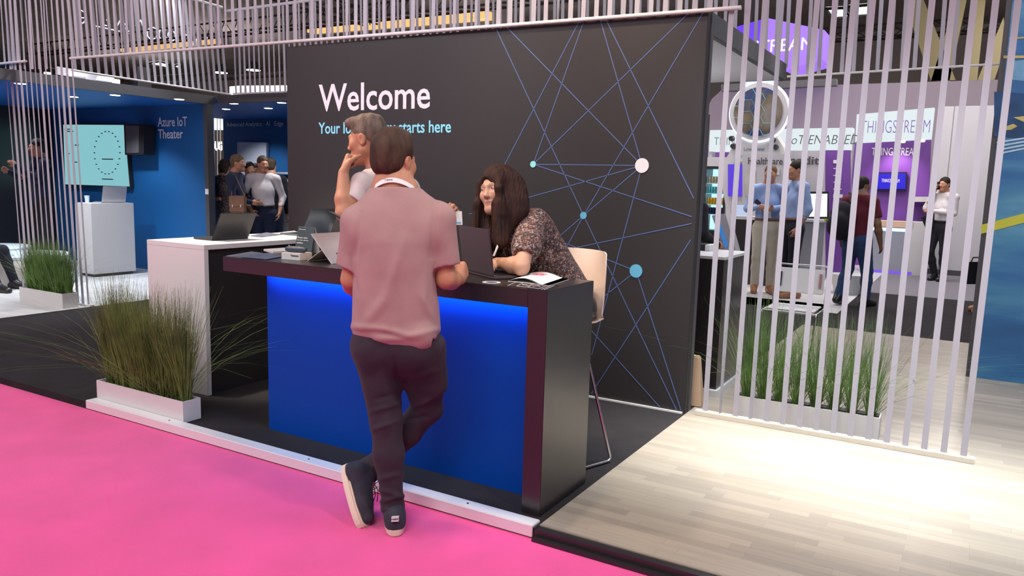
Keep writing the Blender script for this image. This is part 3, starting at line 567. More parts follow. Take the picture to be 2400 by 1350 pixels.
for pts in ([(2348, 300), (2375, 290), (2385, 296), (2370, 304), (2350, 306)], [(2375, 275), (2400, 272), (2420, 280), (2400, 286)], [(2352, 130), (2400, 130), (2400, 136), (2352, 137)], [(2366, 88), (2400, 86), (2400, 90), (2366, 93)]): patch(pts, 'och', 'ochre_patch', 4.567)
for k_ in range(4): patch([(2336, 332+9*k_), (2400, 322+8*k_), (2460, 318+8*k_), (2460, 320+8*k_), (2400, 326+8*k_), (2336, 336+9*k_)], 'wh', 'foam_line', 4.567)
patch([(2362, 145), (2400, 140), (2460, 142), (2460, 190), (2400, 190), (2355, 185)], mat('pale sea print', (.16, .36, .55), .6, var=.25, vscale=6), 'pale_patch', 4.5692)
# ================================================================ FAR BOOTHS at the right
t = thing('arched_wall', 'mauve far wall with one rounded upper corner behind the booths', 'wall', P(2000, 400, y=18))
pts = [(1655, 640), (1655, 260), (1668, 232), (1690, 212), (1716, 206)]+[(2360, 186), (2360, 640)]
slab_px('panel', pts, 18, .2, 'mauve', t)
t = thing('dark_fascia', 'dark grey beam running over the far booths', 'beam', P(1900, 210, y=12.5)); slab_px('beam', [(1690, 198), (1905, 186), (1960, 184), (1960, 200), (1905, 202), (1690, 214)], 12.5, .2, 'charcoal', t)
t = thing('purple_booth', 'purple booth wall with lit white header sign and reception desk', 'booth', P(2090, 640, y=15))
slab_px('wall_panel', [(1998, 330), (2182, 322), (2170, 640), (1990, 640)], 15, .15, 'purple', t)
lb = emis('white light box face', (.82, .93, .96), .84)
h = slab_px('header', [(2008, 268), (2190, 252), (2182, 325), (2004, 334)], 14.2, .3, lb, t); wtext('THINGSTREAM', 2017, 283, 2178, 312, 14.18, mat('violet print', (.16, .08, .32), .5), t, bold=-.015)
wtext('THINGSTREAM', 2042, 346, 2153, 364, 14.98, 'text', t)
for px, py in ((2116, 331), (2162, 329), (2060, 334)): MB().lathe(P(px, py, y=14.4), [(.05, 0), (.04, -.03)], 12).build('lamp', emis('warm spot glow', (1, .8, .55), 8), t)
light('SPOT', P(2100, 335, y=14.5), P(2100, 450, y=15), 60, (1, .75, .9), .1, 100, .8, 'downlight')
s = thing('wall_screen', 'small blue screen on the purple wall', 'screen', P(2088, 425, y=14.9)); slab_px('frame', [(2050, 404), (2126, 403), (2125, 446), (2050, 446)], 14.88, .08, 'black_plastic', s); slab_px('display', [(2053, 407), (2123, 406), (2122, 443), (2053, 443)], 14.86, .02, emis('blue screen', (.012, .004, .80), .8), s); wtext('THINGSTREAM', 2066, 419, 2108, 427, 14.85, 'text', s)
s = slab_px('wall_shelf', [(2132, 461), (2182, 461), (2182, 473), (2132, 473)], 14.6, .35, 'white'); tag(s, 'white floating shelf on the purple wall', 'shelf')
t = thing('reception_desk', 'grey reception desk with cyan lit top edge at the purple booth', 'desk', P(2095, 640, z=0)); yd = 13.6
def bx_px(name, x0, x1, ytop, y, dep, m_, par, zb=0, z1=None):
    a_ = P(x0, ytop, y=y); b2 = P(x1, ytop, y=y); return MB().box(a_[0], b2[0], y, y+dep, zb, z1 if z1 is not None else (a_[2]+b2[2])/2).build(name, m_, par)
bx_px('body', 2025, 2137, 535, yd, .4, mat('grey desk front', (.30, .31, .36), .5), t, .06); bx_px('worktop', 2022, 2140, 518, yd-.02, .5, mat('warm wood top', (.72, .50, .33), .5), t, P(2080, 532, y=yd)[2])
bx_px('side_block', 2137, 2172, 521, yd, .5, 'white', t); bx_px('plinth', 2025, 2137, 637, yd, .4, emis('violet led', (.25, .12, .9), .8), t, 0, .06)
bx_px('light_strip', 2027, 2136, 534, yd-.012, .01, emis('cyan led', (.3, .75, 1), 4), t, P(2080, 541, y=yd)[2])
for i, (a0, a1, g) in enumerate(((2196, 2220, 'first'), (2224, 2360, 'second'))):
    p0, p1 = P(a0+ (8 if i==0 else 8), 660, y=14.2), P(a1, 660, y=14.2); o = MB().box(P(a0-6, 450, y=14.2)[0], P(a1-4, 450, y=14.2)[0], 14.2, 14.3, .1, P(2280, 248, y=14.2)[2]).build('wall_panel', 'greywhite'); tag(o, ('narrow' if i == 0 else 'wide')+' pale panel standing '+('next to the purple booth' if i == 0 else 'behind the man on the phone'), 'panel')
o = MB().box(P(2190, 450, y=14.3)[0], P(2356, 450, y=14.3)[0], 14.18, 14.32, 0, .1).build('skirting', 'charcoal'); tag(o, 'dark skirting under the pale panels', 'skirting')
t = thing('lit_header', 'long lit white header with the words IoT ENABLED and THI', 'sign', P(1835, 330, y=12.2)); slab_px('light_box', [(1664, 305), (1998, 299), (1996, 352), (1662, 355)], 12.2, .3, lb, t)
wtext('THINGS', 1673, 322, 1748, 340, 12.18, 'charcoal', t, bold=-.015); wtext('IoT ENABLED', 1848, 317, 2012, 338, 12.18, 'charcoal', t, bold=-.01, shear=.2)
t = thing('backdrop', 'purple back panel behind the fridge, under the lit header', 'panel', P(1700, 380, y=13)); slab_px('panel', [(1655, 350), (1745, 350), (1745, 660), (1655, 660)], 13, .1, 'purple', t)
t = thing('poster_panel', 'purple poster panel with rows of small white print', 'poster', P(1960, 450, y=11.8)); slab_px('panel', [(1925, 352), (1992, 352), (1990, 690), (1925, 690)], 11.8, .1, 'purple', t); k = MB()
for i, (w_, dx) in enumerate(((22, 0), (16, 0), (18, 22), (18, 0), (20, 0), (22, 0), (18, 0), (18, 2), (14, 0), (20, 0))):
    p = P(1953+(dx if dx < 5 else 0), 379+i*16, y=11.79); q = P(1953+w_, 379+i*16, y=11.79); hgt_ = .030 if i in (0, 5, 9) else .007; MB().box(p[0], q[0], 11.785, 11.79, p[2]-hgt_, p[2]+hgt_).build('print_row', 'text', t)
t = thing('partition_panel', 'grey panel with large dark letters odit behind the blue shirted men', 'panel', P(1890, 450, y=11.4)); slab_px('panel', [(1835, 353), (1932, 353), (1930, 690), (1835, 690)], 11.4, .1, 'greywhite', t); wtext('rodit|', 1850, 366, 1926, 391, 11.38, 'charcoal', t, bold=.02)
for k_ in range(5): p = P(1905, 456+k_*7, y=11.39); MB().box(p[0], p[0]+.13, 11.385, 11.39, p[2]-.004, p[2]+.004).build('print_row', 'charcoal', t)
t = bpy.data.objects['dark_fascia']; hangers(t, [P(1700, 200, y=12.6), P(1940, 188, y=12.6)]); t = bpy.data.objects['lit_header']; MB().box(P(1664, 330, y=12.3)[0], P(1664, 330, y=12.3)[0]+.08, 12.25, 12.45, 0, 2.6).box(P(1990, 330, y=12.3)[0], P(1990, 330, y=12.3)[0]+.08, 12.25, 12.45, 0, 2.6).build('support', 'greywhite', t)
# watch shaped stand
t = thing('watch_display', 'giant watch shaped display with globe dial and glowing ring', 'display', P(1775, 600, z=0)); yw = 10.8
slab_px('body', [(1738, 318), (1818, 318), (1836, 345), (1852, 400), (1850, 700), (1698, 700), (1700, 480), (1686, 400), (1716, 345)], yw, .35, 'offwhite', t)
slab_px('strap', [(1748, 192), (1812, 188), (1825, 230), (1738, 232)], yw+.05, .2, mat('blue lit strap', (.35, .55, .85), .4, emit=(.4, .6, 1), es=.7), t)
cw = P(1780, 263, y=yw); rw = (P(1848, 263, y=yw)[0]-P(1712, 263, y=yw)[0])/2
MB().lathe(cw+Y1*.05, [(rw*.99, 0), (rw*.99, -.15)], 48, (0, 1, 0)).build('case', 'greywhite', t)
MB().tube([cw+np.array([rw*1.0*math.cos(a_), -.02, rw*1.0*math.sin(a_)]) for a_ in np.linspace(0, 2*math.pi, 49)[:-1]], .028, 8, True).build('glow_ring', emis('ring glow', (.75, .85, 1), 2.2), t)
m, nt_, b_ = nt('globe dial'); N = nt_.nodes; L_ = nt_.links; tc = N.new('ShaderNodeTexCoord')
L_.new(noise_ramp(1.3, (1, 1, 1), [(.35, (.005, .008, .035)), (.50, (.008, .03, .13)), (.535, (.09, .07, .045)), (.62, (.15, .12, .08)), (.78, (.25, .25, .26))]), b_.inputs['Base Color']); S(b_, 'Roughness', .2)
dial = MB().lathe(cw-Y1*.105, [(rw*.83, 0), (rw*.83, -.02)], 48, (0, 1, 0)).build('dial', m, t)
k = MB(); hx = .115
for i in range(-6, 7):
    for j in range(-6, 7):
        c_ = np.array([cw[0]+hx*1.5*i, cw[1]-.13, cw[2]+hx*math.sqrt(3)*(j+.5*(i % 2))])
        if math.hypot(c_[0]-cw[0], c_[2]-cw[2]) > rw*.72 or (i > 0 and j > -2): continue
        k.tube([c_+np.array([hx*math.cos(q), 0, hx*math.sin(q)]) for q in np.arange(6)*math.pi/3], .003, 4, True)
k.build('hexagon_lines', 'dotc', dial)
for px, py in ((1716, 325), (1720, 343), (1812, 328), (1818, 345)): MB().lathe(P(px, py, y=yw-.02), [(.05, 0), (.04, -.1)], 12, (0, 1, 0)).build('knob', 'black_plastic', t)
wtext('Low power', 1743, 345, 1792, 356, yw-.012, mat('blue print', (.08, .18, .38), .5), t); wtext('global', 1727, 361, 1758, 372, yw-.012, 'dotb', t); wtext('innovation', 1721, 375, 1775, 386, yw-.012, 'charcoal', t)
slab_px('screen', [(1706, 385), (1742, 385), (1742, 460), (1706, 460)], yw-.04, .03, emis('violet screen', (.12, .05, .8), .8), t)
t = thing('info_board', 'pale board headed Healthcare behind the man in the light blue shirt', 'board', P(1790, 440, y=10.2)); slab_px('panel', [(1740, 360), (1842, 362), (1840, 520), (1740, 520)], 10.2, .05, 'greywhite', t); wtext('Healthcare', 1753, 369, 1834, 385, 10.19, 'charcoal', t, bold=.01)
slab_px('picture', [(1745, 400), (1772, 400), (1772, 460), (1745, 460)], 10.19, .01, mat('corridor picture', (.30, .24, .20), .5, col2=(.6, .58, .55), vscale=3), t); slab_px('device', [(1812, 395), (1826, 395), (1826, 410), (1812, 410)], 10.15, .04, 'white', t)
# fridge with cans
t = thing('fridge', 'lit drinks fridge with glass door and rows of cans', 'fridge', P(1678, 560, y=11.6)); yf = 11.6; f0 = P(1652, 400, y=yf)[0]; f1 = P(1703, 400, y=yf)[0]; ft = P(1680, 396, y=yf)[2]; fb = P(1680, 540, y=yf)[2]
MB().box(f0, f0+.03, yf, yf+.5, .1, ft).box(f1-.03, f1, yf, yf+.5, .1, ft).box(f0, f1, yf, yf+.5, ft, ft+.05).box(f0, f1, yf+.47, yf+.5, .1, ft).box(f0, f1, yf, yf+.5, .0, fb).build('cabinet', 'black_plastic', t)
MB().box(f0+.03, f1-.03, yf+.44, yf+.47, fb, ft).build('back_light', emis('fridge glow', (.45, .85, 1), 1.3), t)
MB().box(f0, f1, yf, yf+.5, ft+.05, ft+.22).build('header', 'greywhite', t)
sh = [P(1680, py, y=yf)[2] for py in (430, 454, 480, 503, 528)]
for z_ in sh[:4]: MB().box(f0+.03, f1-.03, yf+.06, yf+.44, z_-.008, z_).build('shelf', emis('lit shelf', (.5, .85, .95), .7), t)
for j, (z_, cc_, nm) in enumerate(zip(sh[:4], ((.45, .42, .3), (.1, .45, .5), (.6, .38, .05), (.02, .03, .08)), ('silver', 'teal', 'orange', 'black'))):
    cm = mat(nm+' can', cc_, .3, metal=.5); first = None
    for i in range(6):
        x_ = f0+.07+i*(f1-f0-.14)/5; 
        if first is None:
            first = thing('drink_can', nm+' drink can in the '+('top', 'second', 'third', 'lowest')[j]+' row of the fridge', 'can', (x_, yf+.12, z_), nm+' cans in the fridge')
            MB().lathe((x_, yf+.12, z_), [(.024, 0), (.028, .008), (.028, .12), (.023, .132)], 12).build('can_body', cm, first, smooth=True); MB().lathe((x_, yf+.12, z_+.132), [(.022, 0), (.021, .002)], 12).build('can_lid', 'silver', first)
        else: dup(first, (x_, yf+.12, z_))
# kiosks and tables between the men
t = thing('tilted_kiosk', 'white kiosk with tilted blue screen in front of the fridge', 'kiosk', P(1690, 690, y=8.4)); slab_px('support', [(1668, 505), (1700, 500), (1725, 590), (1712, 640), (1700, 600)], 8.4, .25, 'greywhite', t); slab_px('screen', [(1674, 512), (1682, 510), (1706, 575), (1700, 582)], 8.38, .02, emis('blue kiosk screen', (.05, .25, .7), .7), t)
slab_px('base', [(1690, 600), (1725, 600), (1730, 690), (1690, 690)], 8.45, .3, 'greywhite', t)
t = thing('high_table', 'black high table with thin white top behind the man in beige trousers', 'table', P(1760, 700, y=9.8)); bx_px('body', 1712, 1830, 515, 9.8, .5, 'black', t, 0); bx_px('top', 1696, 1838, 508, 9.76, .6, 'white', t, P(1760, 515, y=9.8)[2])
t = thing('high_table', 'grey topped table under the large computer monitor', 'table', P(1900, 700, y=9.6)); bx_px('body', 1836, 1922, 520, 9.7, .5, mat('grey table', (.25, .25, .28), .5), t, 0); bx_px('top', 1828, 1930, 513, 9.66, .6, 'white', t, P(1880, 519, y=9.7)[2])
t = thing('computer_monitor', 'computer monitor with white page on the table right of the second man', 'monitor', P(1920, 515, y=10)); slab_px('housing', [(1890, 449), (1942, 449), (1942, 514), (1890, 514)], 9.95, .05, 'black_plastic', t); slab_px('display', [(1893, 454), (1939, 454), (1938, 508), (1893, 508)], 9.94, .01, emis('white page', (.92, .95, 1), 1.0), t)
t = thing('computer_monitor', 'pale monitor left of the man in the light blue shirt', 'monitor', P(1735, 500, y=10)); slab_px('housing', [(1712, 478), (1756, 478), (1756, 512), (1712, 512)], 9.9, .05, 'silver', t); slab_px('display', [(1714, 480), (1754, 480), (1754, 508), (1714, 508)], 9.89, .01, emis('pale page', (.6, .7, .95), .8), t)
# hexagonal planter beyond
t = thing('hexagonal_planter', 'white faceted planter with tall green leaves behind the backpack man', 'planter', (.08, 9.75, 0)); MB().lathe((.08, 9.75, 0), [(.20, 0), (.27, .3), (.25, .3), (.2, .25)], 6).build('pot', 'white', t); M_['leaf'] = mat('leaf green', (.05, .12, .03), .6, var=.5)
g = grass_clump((.08, 9.75, .25), 260, .75, .06, .006); g = g.build('foliage', 'leaf', t, fix=False); g['kind'] = 'stuff'
# hanging purple sign
t = thing('hanging_sign', 'purple lit hanging cube sign with white letters STREAM', 'sign', P(1830, 110, y=16)); pm = emis('purple glow', (.36, .16, 1.0), 1.1); pm2 = emis('deep purple glow', (.16, .03, 1.0), .9)
slab_px('lit_face', [(1728, 62), (1798, 42), (1932, 70), (1928, 140), (1845, 164), (1722, 106)], 16, 1.2, pm, t); slab_px('left_face', [(1728, 62), (1798, 42), (1790, 135), (1722, 106)], 15.97, .02, pm2, t)
wtext('STREAM', 1762, 96, 1903, 124, 15.9, e2, t, bold=-.005)
for px in (1760, 1900): q = P(px, 60, y=16.5); MB().tube([q, (q[0], q[1], 7.63)], .02, 5).build('cable', 'dark', t)
# ceiling fixtures
def ceiling_panel(pts, label, s_=5, z_=7.55): t = thing('ceiling_panel_light', label, 'light', P(*pts[0], z=z_)); k = [P(a_, b_, z=z_) for a_, b_ in pts]; MB().prism(k, (0, 0, .04)).build('diffuser', emis('panel glow', (1, .98, 1), s_), t); MB().tube([q-Z1*.01 for q in k], .05, 4, True).build('frame', 'dark', t)
ceiling_panel([(1936, 20), (1976, 18), (1990, 37), (1952, 40)], 'left one of the two bright ceiling panels at the upper right', 4); ceiling_panel([(1989, 15), (2036, 11), (2044, 32), (2003, 35)], 'right one of the two bright ceiling panels at the upper right', 4)
ceiling_panel([(347, 148), (375, 144), (395, 150), (392, 157)], 'bright ceiling panel far away at the upper left', 5); ceiling_panel([(408, 153), (420, 151), (424, 155), (415, 158)], 'smallest bright ceiling panel, right of the large far one', 5)
def floodlight(px, py, y, label, s_=22):
    p = P(px, py, y=y); r_ = .013*y; t = thing('floodlight', label, 'light', p); MB().lathe(p, [(r_*1.2, 0), (r_*1.3, .01), (r_*.8, .25), (r_*.3, .3)], 20).build('housing', 'dark', t); MB().lathe(p-Z1*.005, [(r_*1.1, 0), (r_*1.1, -.01)], 20).build('lamp_face', emis('blue white glow', (.85, .88, 1), s_), t); MB().tube([p+Z1*.3, (p[0], p[1], 7.6)], .02, 6).build('hanger', 'dark', t)
floodlight(517, 170, 17, 'left of two bright hall floodlights above the blue pod'); floodlight(594, 164, 17, 'right of two bright hall floodlights above the blue pod')
t = thing('lit_beam', 'long yellowish lit ceiling beam seen through the ribbons above the wall', 'beam', P(930, 50, y=18)); 
MB().prism([P(720, 65, y=15), P(1140, 24, y=15), P(1140, 43, y=15), P(720, 76, y=15)], (0, .3, 0)).build('light_face', emis('warm beam glow', (1, .60, .22), 1.0), t); MB().prism([P(700, 55, y=15.3), P(1190, 10, y=15.3), P(1190, 50, y=15.3), P(700, 85, y=15.3)], (0, .3, 0)).build('housing', 'ceil', t)
t = thing('lit_beam', 'short yellowish lit ceiling beam at the upper left', 'beam', P(390, 105, y=18)); MB().prism([P(282, 108, y=16), P(505, 87, y=16), P(505, 98, y=16), P(282, 121, y=16)], (0, .3, 0)).build('light_face', emis('warm beam glow', (1, .60, .26), .8), t); MB().prism([P(270, 100, y=16.3), P(520, 78, y=16.3), P(520, 105, y=16.3), P(270, 128, y=16.3)], (0, .3, 0)).build('housing', 'ceil', t)
def truss(a, b, label, r=.25):
    a, b = np.array(a, float), np.array(b, float); k = MB(); v = b-a; n = max(4, int(np.linalg.norm(v)/.6)); e = np.cross(v, Z1); e /= np.linalg.norm(e); offs = [e*r, -e*r, Z1*r*1.6]
    t = thing('roof_truss', label, 'truss', (a+b)/2)
    for o_ in offs: MB().tube([a+o_, b+o_], .03, 6).build('chord', 'dark', t)
    for i in range(n):
        p, q = a+v*i/n, a+v*(i+1)/n
        for j in range(3): k.tube([p+offs[j], q+offs[(j+1) % 3]], .015, 4)
    k.build('lacing', 'dark', t)
truss((-30, 14, 5.9), (10, 14, 5.9), 'nearer dark lighting truss crossing the hall behind the booths'); truss((-45, 24, 6.3), (20, 24, 6.3), 'farther dark lighting truss near the back of the hall'); truss((-14, 8, 6.0), (-14, 28, 6.0), 'dark lighting truss running into the depth at the left')
olv = mat('olive timber', (.20, .17, .09), .8)
t = thing('roof_strut', 'olive V shaped roof struts at the upper right', 'strut', P(2230, 120, y=22))
for pts in ([(2118, 0), (2165, 0), (2240, 188), (2182, 190)], [(2265, 0), (2240, 0), (2182, 190), (2225, 190)], [(2275, 0), (2310, 0), (2290, 190), (2262, 190)], [(2352, 40), (2360, 100), (2330, 190), (2290, 190)]): MB().prism([P(a_, b_, y=22) for a_, b_ in pts], (0, .5, 0)).build('strut', olv, t)
t = thing('neon_sign', 'thin white outline sign hanging high at the upper left', 'sign', P(330, 70, y=14)); ne = emis('neon white', (.75, .8, .95), 1.2)
def neon(pts, cl=False): MB().tube([P(a_, b_, y=14) for a_, b_ in pts], .022, 5, cl).build('tube', ne, t)
circ = lambda cx_, cy_, rx_, ry_, a0=0, a1=2*math.pi: [(cx_+rx_*math.cos(q), cy_+ry_*math.sin(q)) for q in np.linspace(a0, a1, 16)]
neon(circ(188, 40, 13, 16)); neon([(175, 40), (197, 42)]); neon([(188, 26), (188, 56)]); neon([(240, 36), (240, 58), (250, 60)]); neon([(250, 46), (258, 58)]); neon([(224, 61), (280, 73)]); neon([(274, 62), (283, 44), (294, 58)]); neon([(292, 66), (298, 67), (304, 79)])
neon([(318, 60), (330, 47), (334, 60)]); neon(circ(357, 78, 12, 14)); neon(circ(382, 80, 9, 14, .5, 5.5)); neon(circ(402, 84, 9, 12, -1, 4.5)); neon([(431, 80), (442, 84), (444, 98)]); neon([(452, 104), (464, 88)]); neon([(478, 98), (486, 88)])
# ================================================================ PEOPLE: signed distance bodies, meshed with surface nets
class SDF:
    def __init__(s, lo, hi, h):
        s.h = h; s.lo = np.array(lo, float)-3*h; s.n = np.ceil((np.array(hi)+3*h-s.lo)/h).astype(int)+1; s.g = np.full(s.n, 1., np.float32)
    def win(s, lo, hi, m):
        a = np.maximum(np.floor((np.array(lo)-m-s.lo)/s.h).astype(int), 0); b = np.minimum(np.ceil((np.array(hi)+m-s.lo)/s.h).astype(int)+1, s.n)
        if (b <= a).any(): return None
        sl = tuple(slice(i, j) for i, j in zip(a, b)); ax = [(s.lo[i]+s.h*np.arange(a[i], b[i])).astype(np.float32) for i in range(3)]
        return sl, ax[0][:, None, None], ax[1][None, :, None], ax[2][None, None, :]
    def comb(s, sl, d, k, sub):
        g = s.g[sl]
        if sub:
            d = -d; hh = np.maximum(k-np.abs(g-d), 0)/k if k > 0 else 0; s.g[sl] = np.maximum(g, d)+(hh*hh*k*.25 if k > 0 else 0)
        else:
            hh = np.maximum(k-np.abs(g-d), 0)/k if k > 0 else 0; s.g[sl] = np.minimum(g, d)-(hh*hh*k*.25 if k > 0 else 0)
    def cone(s, a, b, ra, rb, k=.02, sub=False, side=None, fl=1.0):
        """round cone; with side+fl the section is flattened: radius along 'side' stays, the other is times fl"""
        a, b = np.array(a, float), np.array(b, float); R = max(ra, rb); w = s.win(np.minimum(a, b)-R, np.maximum(a, b)+R, k+2*s.h)
        if w is None: return
        sl, X, Y, Z = w; v = b-a; L2 = float(v@v)+1e-9; px, py, pz = X-a[0], Y-a[1], Z-a[2]
        t = np.clip((px*v[0]+py*v[1]+pz*v[2])/L2, 0, 1); qx, qy, qz = px-t*v[0], py-t*v[1], pz-t*v[2]; r = ra+(rb-ra)*t
        if side is not None:
            sd = np.array(side, float); vn = v/math.sqrt(L2); sd = sd-(sd@vn)*vn; sd /= np.linalg.norm(sd); f = np.cross(vn, sd)
            qs = qx*sd[0]+qy*sd[1]+qz*sd[2]; qf = qx*f[0]+qy*f[1]+qz*f[2]; qv = qx*vn[0]+qy*vn[1]+qz*vn[2]
            rr = np.sqrt(qs*qs+(qf/fl)**2+(qv/min(1, (1+fl)/2))**2); d = (rr-r)*(fl if fl < 1 else 1)
            d = np.where(rr > 1e-6, d, -r)
        else: d = np.sqrt(qx*qx+qy*qy+qz*qz)-r
        s.comb(sl, d, k, sub)
    def ell(s, c, r, R=None, k=.02, sub=False):
        c = np.array(c, float); r = np.array(r, float); m = r.max(); w = s.win(c-m, c+m, k+2*s.h)
        if w is None: return
        sl, X, Y, Z = w; px, py, pz = X-c[0], Y-c[1], Z-c[2]
        if R is not None: R = np.array(R); px, py, pz = [px*R[0][i]+py*R[1][i]+pz*R[2][i] for i in range(3)]  # columns of R = local axes
        k0 = np.sqrt((px/r[0])**2+(py/r[1])**2+(pz/r[2])**2); k1 = np.sqrt((px/r[0]**2)**2+(py/r[1]**2)**2+(pz/r[2]**2)**2)+1e-9
        s.comb(sl, k0*(k0-1)/k1, k, sub)
    def plane(s, p, n, sub_above=True):  # cut away everything on the side n points to
        p, n = np.array(p, float), np.array(n, float); n /= np.linalg.norm(n); ax = [(s.lo[i]+s.h*np.arange(s.n[i])).astype(np.float32) for i in range(3)]
        d = (ax[0][:, None, None]-p[0])*n[0]+(ax[1][None, :, None]-p[1])*n[1]+(ax[2][None, None, :]-p[2])*n[2]; s.g = np.maximum(s.g, d)
    def mesh(s):
        g = s.g; n = g.shape; ins = g < 0; g8 = [(i, j, k) for i in (0, 1) for j in (0, 1) for k in (0, 1)]
        cnt = sum(ins[i:n[0]-1+i, j:n[1]-1+j, k:n[2]-1+k].astype(np.int8) for i, j, k in g8); act = (cnt > 0) & (cnt < 8)
        ii = np.argwhere(act)
        if len(ii) == 0: return np.zeros((0, 3)), np.zeros((0, 4), int)
        idx = np.full(act.shape, -1, np.int64); idx[act] = np.arange(len(ii)); acc = np.zeros((len(ii), 3)); num = np.zeros(len(ii))
        cor = {c: g[ii[:, 0]+c[0], ii[:, 1]+c[1], ii[:, 2]+c[2]] for c in g8}
        for c in g8:
            for a in range(3):
                if c[a] == 0:
                    d = list(c); d[a] = 1; d = tuple(d); va, vb = cor[c], cor[d]; m = (va < 0) != (vb < 0); t = np.where(m, va/(va-vb+1e-12), 0)
                    p = np.zeros((len(ii), 3)); p += np.array(c); p[:, a] += t; acc[m] += p[m]; num[m] += 1
        v = (ii+acc/num[:, None])*s.h+s.lo; F = []
        for a in range(3):
            b, c = (a+1) % 3, (a+2) % 3; s0 = [slice(None)]*3; s1 = [slice(None)]*3; s0[a] = slice(0, n[a]-1); s1[a] = slice(1, n[a]); e = ins[tuple(s0)] != ins[tuple(s1)]
            q = np.argwhere(e); q = q[(q[:, b] > 0) & (q[:, c] > 0) & (q[:, b] < n[b]-1) & (q[:, c] < n[c]-1)]; fl = ins[tuple(s0)][tuple(q.T)]
            def cell(db, dc): r_ = q.copy(); r_[:, b] -= db; r_[:, c] -= dc; return idx[tuple(r_.T)]
            f = np.stack([cell(1, 1), cell(0, 1), cell(0, 0), cell(1, 0)], 1); f[~fl] = f[~fl][:, ::-1]; F.append(f)
        return v, np.concatenate(F)
    def build(s, name, m, parent=None, warp=None, relax=1):
        v, f = s.mesh(); 
        for _ in range(relax):  # light laplacian
            e = np.concatenate([f[:, [0, 1]], f[:, [1, 2]], f[:, [2, 3]], f[:, [3, 0]]]); e = np.concatenate([e, e[:, ::-1]]); sm = np.stack([np.bincount(e[:, 0], weights=v[e[:, 1], i], minlength=len(v)) for i in range(3)], 1); ct = np.bincount(e[:, 0], minlength=len(v))[:, None]
            v = v*.4+.6*sm/np.maximum(ct, 1)
        if warp is not None:
            a_ = v[f[:, 2]]-v[f[:, 0]]; b_ = v[f[:, 3]]-v[f[:, 1]]; fn = np.cross(a_, b_); nn = np.stack([np.bincount(f.ravel(), weights=np.repeat(fn[:, i], 4), minlength=len(v)) for i in range(3)], 1); nn /= np.linalg.norm(nn, axis=1)[:, None]+1e-12
            v = v+nn*warp(v)[:, None]
        off = np.array(parent['_o']) if parent is not None and '_o' in parent else np.zeros(3)
        me = bpy.data.meshes.new(name); me.vertices.add(len(v)); me.vertices.foreach_set('co', (v-off).ravel()); me.loops.add(len(f)*4); me.loops.foreach_set('vertex_index', f.ravel().astype(np.int32))
        me.polygons.add(len(f)); me.polygons.foreach_set('loop_start', np.arange(0, len(f)*4, 4, dtype=np.int32)); me.polygons.foreach_set('loop_total', np.full(len(f), 4, np.int32)); me.update(); me.validate()
        for mm in (m if isinstance(m, list) else [m]): me.materials.append(M_[mm] if isinstance(mm, str) else mm)
        me.polygons.foreach_set('use_smooth', [True]*len(me.polygons)); o = bpy.data.objects.new(name, me); COL.objects.link(o)
        if parent is not None: o.parent = parent; o['_o'] = list(off)
        return o
def unit(v): v = np.array(v, float); return v/np.linalg.norm(v)
def frame(face, up=(0, 0, 1)):
    f = unit(face); x = unit(np.cross(f, up)); u = np.cross(x, f); return np.stack([x, f, u], 1)  # columns: right, forward, up
def folds(amp, freq, st, seed=0):
    r = np.random.default_rng(seed); K = [(r.normal(size=3)*freq*np.array(st), r.uniform(0, 6.28), r.uniform(.4, 1)) for _ in range(7)]
    def f(v):
        w = v+.03*np.stack([np.sin(v[:, 2]*14+v[:, 1]*9+seed), np.sin(v[:, 0]*13+v[:, 2]*8), np.sin(v[:, 1]*12+v[:, 0]*7)], 1); o = np.zeros(len(v))
        for k_, ph, a_ in K: o += a_*np.abs(np.sin(w@k_+ph))
        return amp*(o/3.5-.9)
    return f
def head_sdf(S_, c, F, s, female=0, mouth=0):
    nz = .8 if female else 1
    def p(x, y, z): return c+s*(F@np.array([x, y, z]))
    def E(x, y, z, rx, ry, rz, k=.02, sub=False): S_.ell(p(x, y, z), (s*rx, s*ry, s*rz), F, k*s, sub)
    def Cn(a, b, ra, rb, k=.02, sub=False): S_.cone(p(*a), p(*b), ra*s, rb*s, k*s, sub)
    w = .95 if female else 1
    E(0, -.012, .032, .075, .094, .088); E(0, .03, -.03, .060*w, .060, .078, .03)
    for q in (-1, 1):
        Cn((q*.050*w, .0, -.058), (q*.014, .066, -.094), .020*w, .019*w, .035)
        E(q*.038, .064, -.022, .024, .022, .024, .03); Cn((q*.034, .080, .022), (q*.012, .088, .021), .010, .010, .018)
        E(q*.031, .100, .006, .017, .013, .011, .012, True); E(q*.011*nz, .097, -.036, .0085*nz, .010, .007*nz, .008)
        E(q*.078, -.008, -.004, .010, .020, .032, .010); E(q*.086, -.004, -.002, .007, .011, .020, .008, True); E(q*.030, .077, .006, .0140, .0120, .0120, .006)
    E(0, .068, -.098, .021*w, .017, .016, .03); Cn((0, .086, .014), (0, .109*(.97 if female else 1), -.028), .0070*nz, .0105*nz, .016); E(0, .107*(.97 if female else 1), -.031, .010*nz, .009*nz, .008*nz, .01)
    E(0, .089, -.0585, .021, .011, .0055, .008); E(0, .087, -.0705, .018, .011, .007, .008); Cn((0, .102, -.0655), (.019, .096, -.0625), .0016, .0014, .005, True); Cn((0, .102, -.0655), (-.019, .096, -.0625), .0016, .0014, .005, True)
